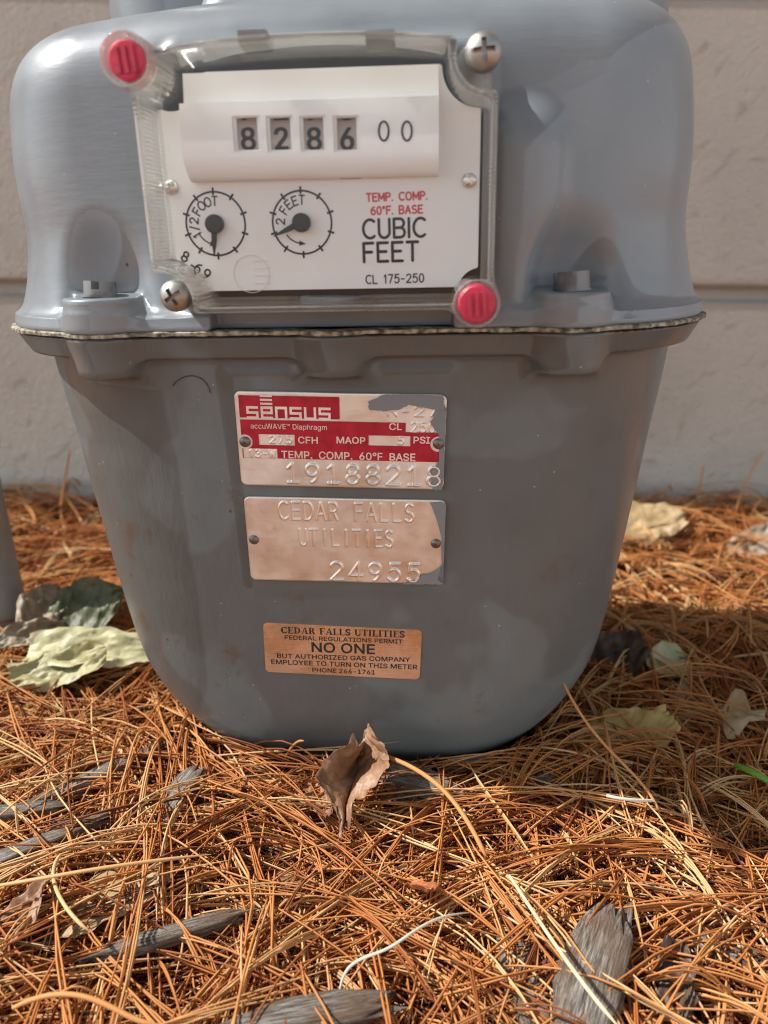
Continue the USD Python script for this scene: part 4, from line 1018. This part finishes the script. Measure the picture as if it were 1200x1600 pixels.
exec_leaves = [
 ('small orange brown leaf lying on the needles in front of the meter', 'leaf_orange', 658, 1384, .014, .017, .010, 300, dict(kind='torn', fold=.5, bend=.5, crinkle=.002, pitch=20, bank=-15, seed=8, stalk=False)),
 ('large cream and yellow dry leaf left of the meter foot', 'leaf_cream', 150, 1014, .017, .066, .030, 4, dict(kind='torn', fold=.25, bend=-.35, crinkle=.006, pitch=3, bank=22, seed=9, stalk=False)),
 ('olive yellow curled leaf edge at the lower left of the cream leaf', 'leaf_olive', 92, 1042, .015, .050, .024, 16, dict(kind='torn', fold=.3, bend=.6, crinkle=.006, pitch=0, bank=38, seed=12, stalk=False)),
 ('dark green curled leaf behind the cream leaf, left of the meter', 'leaf_dark_green', 135, 950, .022, .046, .036, 25, dict(kind='ovate', fold=.2, bend=.5, crinkle=.006, pitch=12, bank=40, seed=15, stalk=False)),
 ('pale whitish curled leaf standing behind the riser pipe foot', 'leaf_pale', 72, 945, .022, .034, .026, 60, dict(kind='torn', fold=.3, bend=-.8, crinkle=.008, pitch=30, bank=34, seed=18, stalk=False)),
 ('small beige leaf rolled up beside the riser pipe, above the cream leaf', 'leaf_pale', 52, 988, .016, .034, .016, 30, dict(kind='torn', fold=.3, bend=-.5, crinkle=.005, pitch=8, bank=38, seed=22, stalk=False)),
 ('pale green leaf with a peach tip on the shaded needles to the right', 'leaf_green', 1042, 1032, .014, .026, .020, 195, dict(kind='ovate', fold=.25, bend=.4, crinkle=.0015, pitch=-8, bank=-35, seed=25, stalk=False)),
 ('yellow brown broad leaf lying right of the meter foot', 'leaf_yellow', 980, 1150, .010, .046, .030, 20, dict(kind='torn', fold=.12, bend=.3, crinkle=.005, pitch=3, bank=22, seed=28, stalk=False)),
 ('tan pointed oak leaf lying in the shade behind the yellow leaf', 'leaf_tan', 1085, 1108, .007, .060, .038, -28, dict(kind='pin_oak', fold=.1, bend=.3, crinkle=.004, pitch=3, bank=16, seed=31)),
 ('dark brown curled leaf in the shadow at the right side of the meter', 'leaf_dark_brown', 955, 1030, .012, .040, .030, 15, dict(kind='torn', fold=.4, bend=.8, crinkle=.006, pitch=8, bank=30, seed=34, stalk=False)),
 ('cream tan leaf lying by the wall, right behind the meter', 'leaf_tan', 1010, 815, .023, .055, .045, 10, dict(kind='torn', fold=.1, bend=.3, crinkle=.006, pitch=2, bank=26, seed=37, stalk=False)),
 ('whitish dry leaf near the wall at the right edge', 'leaf_pale', 1190, 845, .018, .05, .03, 20, dict(kind='torn', fold=.2, bend=.5, crinkle=.006, pitch=2, bank=26, seed=39, stalk=False)),
 ('flat tan brown leaf half buried in needles at the lower left', 'leaf_tan', 178, 1395, .007, .040, .030, 35, dict(kind='torn', fold=.06, bend=.2, crinkle=.003, pitch=0, bank=-5, seed=41, stalk=False)),
 ('greyish brown curled leaf at the left edge among needles', 'leaf_brown', 25, 1440, .010, .032, .016, 62, dict(kind='torn', fold=.4, bend=.6, crinkle=.004, pitch=5, bank=-20, seed=44, stalk=False)),
 ('brown curled leaf sunk in needles at the lower right, beside the big wood chip', 'leaf_dark_brown', 1055, 1535, .007, .026, .013, 70, dict(kind='torn', fold=.5, bend=.6, crinkle=.003, pitch=3, bank=-10, seed=47, stalk=False)),
 ('small brown curl of leaf beside the upright leaf, on its left', 'leaf_brown', 500, 1245, .010, .03, .012, 290, dict(kind='torn', fold=.5, bend=.9, crinkle=.004, pitch=-20, bank=10, seed=49, stalk=False)),
]
for lab, mt, px, py, zc, L, W, hd_, kw in exec_leaves: leaf(lab, mt, px, py, zc, L, W, hd_, **kw)

# the curled leaf at the meter's foot: a folded blade, its hollow towards the right
def curled_leaf():
    base = on_ground(538, 1292, .012)
    def pt(px, py, Y):
        d = view_dir(px, py); return EYE + d * (Y / d[1])
    yb = base[1]
    rows = [  # left edge, fold, right edge as directions with their distances
        ((536, 1294, yb), (539, 1293, yb + .001), (541, 1292, yb)),
        ((519, 1252, yb + .006), (541, 1255, yb + .011), (556, 1256, yb + .004)),
        ((503, 1226, yb + .010), (547, 1226, yb + .018), (580, 1232, yb + .008)),
        ((497, 1208, yb + .012), (556, 1204, yb + .025), (603, 1200, yb + .012)),
        ((517, 1186, yb + .014), (562, 1186, yb + .028), (607, 1186, yb + .016)),
        ((538, 1166, yb + .017), (565, 1172, yb + .029), (590, 1160, yb + .022)),
        ((556, 1146, yb + .021), (566, 1160, yb + .029), (577, 1140, yb + .026))]
    L, Mf, R = (np.array([pt(*row[k]) for row in rows]) for k in range(3))
    n, m = 44, 17
    L, Mf, R = spline(L, n), spline(Mf, n), spline(R, n)
    w = np.linspace(-1, 1, 2 * m + 1)
    a = np.abs(w)[None, :, None]; E_ = np.where(w[None, :, None] < 0, L[:, None], R[:, None])
    P_ = Mf[:, None] * (1 - a) + E_ * a
    P_ = P_ + np.array([0, .006, .002]) * (np.sin(np.pi * a) * np.where(w[None, :, None] < 0, -.55, .5))
    q = np.stack([np.broadcast_to(np.linspace(0, 7, n)[:, None], (n, len(w))), np.broadcast_to(w[None] * 3, (n, len(w))), np.zeros((n, len(w)))], -1)
    P_ = P_ + np.stack([meshkit.fbm(q, 4, 60 + k) - .5 for k in range(3)], -1) * .0038 + (np.stack([meshkit.noise(q * 3.2, 80 + k) - .5 for k in range(3)], -1) * .0022 * a ** 4)
    c = P_.reshape(-1, 3).mean(0); V = P_.reshape(-1, 3) - c; nv = len(w)
    i, j = np.meshgrid(np.arange(n - 1), np.arange(nv - 1), indexing='ij'); k = (i * nv + j).ravel()
    F = np.stack([k, k + nv, k + nv + 1, k + 1], 1)
    t = trimesh.Trimesh(V, np.vstack([F[:, [0, 1, 2]], F[:, [0, 2, 3]]]), process=False); V2 = V - t.vertex_normals * .00018; n0 = len(V)
    rim = np.concatenate([np.arange(n) * nv, (n - 1) * nv + np.arange(1, nv), np.arange(n - 2, -1, -1) * nv + nv - 1, np.arange(nv - 2, 0, -1)]); r2 = np.roll(rim, -1)
    vein = np.clip(1 - np.abs(w) / .05, 0, 1)[None] + np.clip(1 - np.abs(((np.linspace(0, 8, n)[:, None] - np.abs(w)[None] * 1.6) % 1) - .5) / .09, 0, 1) * .6
    tl = tag(xform('fallen_leaf', M4(np.eye(3), c)), 'curled brown dead leaf standing upright against the front foot of the meter', 'leaf')
    obj('blade', (np.vstack([V, V2]), np.vstack([F, F[:, ::-1] + n0, np.stack([rim + n0, r2 + n0, r2, rim], 1)])), 'leaf_brown', tl, smooth=True, attrs={'vein': np.tile(np.clip(vein, 0, 1).ravel(), 2)})
curled_leaf()

# --- wood chips
def chip(label, px, py, z, L, W, T, head, seed, matn='old_wood', pitch=0., bank=0., name='wood_chip', category='wood chip'):
    r = np.random.default_rng(seed); nu, nt = 36, 28
    u = np.linspace(-1, 1, nu); t = np.arange(nt) / nt * 2 * np.pi
    U_, T_ = np.meshgrid(u, t, indexing='ij')
    ca, sa = np.cos(T_), np.sin(T_)
    sq = 1 / np.maximum(np.abs(ca) ** 1, np.abs(sa)) ** .75
    wv = 1 - .5 * np.abs(U_) ** 4 + .3 * (meshkit.noise(np.stack([U_ * 2, U_ * 0, U_ * 0 + seed], -1), seed) - .5)
    gr = (meshkit.fbm(np.stack([U_ * 1.2, ca * 5, sa * 5 + seed], -1), 3, seed) - .5) * .42
    ex = (meshkit.fbm(np.stack([ca * 4, sa * 4, U_ * 0 + seed], -1), 2, seed + 5) - .5) * .35
    x = U_ * L / 2 * (1 + ex * (np.abs(U_) > .5) * (np.abs(U_) - .5) * 5)
    y = ca * sq * W / 2 * wv * (1 + gr) + .08 * W * np.sin(U_ * 2 + seed); z_ = sa * sq * T / 2 * wv * (1 + gr)
    V = np.stack([x, y, z_], -1).reshape(-1, 3)
    i, j = np.meshgrid(np.arange(nu - 1), np.arange(nt), indexing='ij'); j2 = (j + 1) % nt
    F = np.stack([i * nt + j, (i + 1) * nt + j, (i + 1) * nt + j2, i * nt + j2], -1).reshape(-1, 4)[:, ::-1]
    c0, c1 = len(V), len(V) + 1
    V = np.vstack([V, V[:nt].mean(0), V[-nt:].mean(0)]); k = np.arange(nt); k2 = (k + 1) % nt
    Ft = np.vstack([F[:, [0, 1, 2]], F[:, [0, 2, 3]], np.stack([np.full(nt, c0), k, k2], 1)[:, ::-1], np.stack([np.full(nt, c1), (nu - 1) * nt + k, (nu - 1) * nt + k2], 1)])
    tm = trimesh.Trimesh(V, Ft, process=False)
    if tm.volume < 0: tm.invert()
    c = on_ground(px, py, z)
    R = rotz(math.radians(head)) @ roty(math.radians(-pitch)) @ rotx(math.radians(bank))
    pth = '/World/' + numbered('/World', name)
    mm = usdkit.mesh(stage, pth, tm, '/World/Looks/' + matn, smooth=45)
    mm.AddTransformOp().Set(Gf.Matrix4d(M4(R, c).T.tolist()))
    return tag(mm.GetPrim(), label, category)
chip('large grey weathered wood chip at the bottom right, steeply tilted', 925, 1548, 0.0078, .050, .017, .009, 62, 1, pitch=8)
chip('dark flat wood stick cut by the bottom edge of the picture', 480, 1590, 0.0082, .045, .009, .006, 12, 2)
chip('grey wood chip behind the curled brown leaf, at the meter foot', 655, 1228, 0.0065, .034, .015, .009, 158, 3)
chip('long grey splintered wood chip left of the meter front', 165, 1207, 0.0070, .056, .006, .005, 38, 4, pitch=4)
chip('grey wood chip at the left edge below the long splinter', 60, 1320, 0.0070, .046, .007, .005, 35, 5)
chip('grey brown wood stick in the lower left beneath crossing needles', 265, 1462, 0.0080, .046, .005, .005, 20, 6)
chip('short grey wood chip standing on end left of center', 283, 1240, 0.0090, .022, .008, .006, 58, 7, pitch=22)
chip('small weathered wood chip at the right edge, lower corner', 1155, 1500, 0.0042, .034, .008, .006, -32, 8)
chip('pale broken wood chip by the meter foot on the right', 740, 1192, 0.0070, .024, .006, .005, 8, 9)
chip('grey wood chip left of the big tilted chip at the bottom', 815, 1525, 0.0022, .034, .012, .006, 100, 10)
chip('small dark wood chip on the needles right of the meter foot', 858, 1216, 0.0062, .012, .007, .005, 50, 11)
chip('brown piece of bark under needles left of the lower center', 420, 1405, 0.0022, .026, .012, .006, 25, 12, matn='bark', name='bark_piece', category='bark')
chip('grey wood chip half hidden by needles at the left center', 30, 1270, 0.0060, .034, .007, .005, 12, 13)

# --- a dark hair stuck on the paint under the flange
def hair():
    q = np.array([at(px, py, -.0768 - .0003, SL) for px, py in ((270, 603), (285, 590), (306, 588), (322, 599), (328, 614))]) @ MROT.T + MPOS
    Q = spline(q, 30); c = Q.mean(0)
    mm = usdkit.mesh(stage, '/World/hair', tube(Q - c, [.00013] * 30, 6), '/World/Looks/black_plastic', smooth=50); mm.AddTranslateOp().Set(Gf.Vec3d(*c.tolist()))
    tag(mm.GetPrim(), 'dark curved hair stuck on the grey paint just left of the red plate', 'hair')
hair()

# --- single twigs, straws and needles that stand out
def strand(name, label, category, pts, r, matn, tone=None, group=None, taper=True):
    """pts: (px, py, height over the ground)."""
    Pw = np.array([on_ground(px, py, h) for px, py, h in pts]); n = 24
    Q = spline(Pw, n); s = np.linspace(0, 1, n)
    rad = r * (np.clip(np.minimum(.75 + s * 3, (1 - s) * 6 + .2), 0, 1) if taper else np.ones(n))
    c = Q.mean(0); tm = tube(Q - c, rad, 8)
    pth = '/World/' + numbered('/World', name)
    mm = usdkit.mesh(stage, pth, tm, '/World/Looks/' + matn, smooth=50)
    mm.AddTranslateOp().Set(Gf.Vec3d(*c.tolist()))
    if tone is not None: UsdGeom.PrimvarsAPI(mm).CreatePrimvar('tone', Sdf.ValueTypeNames.FloatArray, 'constant').Set(Vt.FloatArray([tone]))
    return tag(mm.GetPrim(), label, category, group)
strand('twig', 'thin white curved twig on the needles at the lower center', 'twig', [(530, 1560, .006), (556, 1503, .016), (606, 1482, .019), (660, 1447, .019), (740, 1426, .008)], .00042, 'white_twig')
strand('twig', 'short pale stick lying on needles right of the meter foot', 'twig', [(948, 1243, .018), (980, 1249, .018), (1018, 1251, .015)], .0006, 'white_twig', taper=False)
strand('straw', 'long pale yellow straw running down to the bottom edge, right of center', 'straw', [(796, 1368, .020), (850, 1450, .021), (905, 1528, .021), (968, 1606, .020)], .00055, 'straw')
strand('pine_needle', 'golden needle rising against the lower right side of the meter', 'pine needle', [(1030, 1268, .012), (985, 1205, .020), (925, 1140, .030), (868, 1037, .052)], .00055, 'needle', .8)
strand('pine_needle', 'thick tan needle arching right from the curled leaf at the meter foot', 'pine needle', [(565, 1178, .022), (620, 1188, .026), (690, 1232, .026), (740, 1300, .022), (760, 1338, .018)], .00085, 'needle', .72)
strand('pine_needle', 'pale curved needle looping above the flat tan leaf at lower left', 'pine needle', [(95, 1335, .018), (84, 1375, .019), (105, 1420, .020), (140, 1455, .018)], .0006, 'needle', .98)
strand('pine_needle', 'long golden needle crossing the lower left corner almost level', 'pine needle', [(20, 1575, .018), (120, 1555, .022), (190, 1582, .02), (250, 1600, .018)], .0007, 'needle', .78)
strand('pine_needle', 'pale needle lying across the flat tan leaf at the left', 'pine needle', [(-10, 1385, .018), (90, 1368, .023), (190, 1352, .023), (330, 1335, .017)], .0006, 'needle', .9)
strand('pine_needle', 'broken needle sticking up against the meter, left of the curled leaf', 'pine needle', [(440, 1195, .008), (458, 1165, .020), (475, 1158, .026)], .0005, 'needle', .62)
strand('pine_needle', 'faint straight needle leaning on the wall at the far right', 'pine needle', [(1150, 800, .02), (1165, 755, .036), (1195, 705, .056)], .0007, 'needle', .8)
strand('pine_needle', 'needle standing against the wall left of the meter', 'pine needle', [(95, 790, .02), (103, 740, .04), (110, 700, .056)], .0008, 'needle', .7)
strand('pine_needle', 'short needle standing by the wall, right of the meter', 'pine needle', [(1092, 785, .02), (1096, 750, .034), (1100, 725, .044)], .0006, 'needle', .7)
strand('grass_blade', 'bright green grass blade at the right edge among the needles', 'grass blade', [(1150, 1196, .012), (1175, 1206, .018), (1215, 1228, .02)], .0012, 'grass')
# pollen cones
for px, py, sc, lab in ((572, 1376, .6, 'dark red pollen cone among needles left of the small orange leaf'), (838, 1452, .65, 'red brown pollen cone left of the big tilted wood chip, upper one'), (852, 1520, .8, 'red brown pollen cone beside the big tilted wood chip, larger lower one'),
                        (440, 1520, .5, 'small dark pollen cone left of the white curved twig'), (1105, 1525, .6, 'red pollen cone below the small chip at the lower right'), (715, 1242, .5, 'red pollen cone near the chip at the meter foot')):
    c = on_ground(px, py, .005); b = []
    r = np.random.default_rng(int(px))
    for k in range(46):
        t = (k + .5) / 46; a = k * 2.4; rad = .0030 * sc * math.sin(math.pi * (t * .85 + .1)) ** .6
        s = trimesh.creation.icosphere(1, .00085 * sc); s.apply_scale([1.3, 1, .8]); s.apply_translation([(t - .5) * .011 * sc, rad * math.cos(a), rad * math.sin(a)]); b.append(s)
    co = trimesh.creation.icosphere(2, 1.); co.apply_scale([.0052 * sc, .0026 * sc, .0026 * sc]); b.append(co)
    pth = '/World/' + numbered('/World', 'pollen_cone')
    mm = usdkit.mesh(stage, pth, cat(b), '/World/Looks/catkin', smooth=40)
    mm.AddTransformOp().Set(Gf.Matrix4d(M4(rotz(r.uniform(0, 6)) @ roty(r.uniform(-.3, .3)), c).T.tolist()))
    tag(mm.GetPrim(), lab, 'pollen cone')
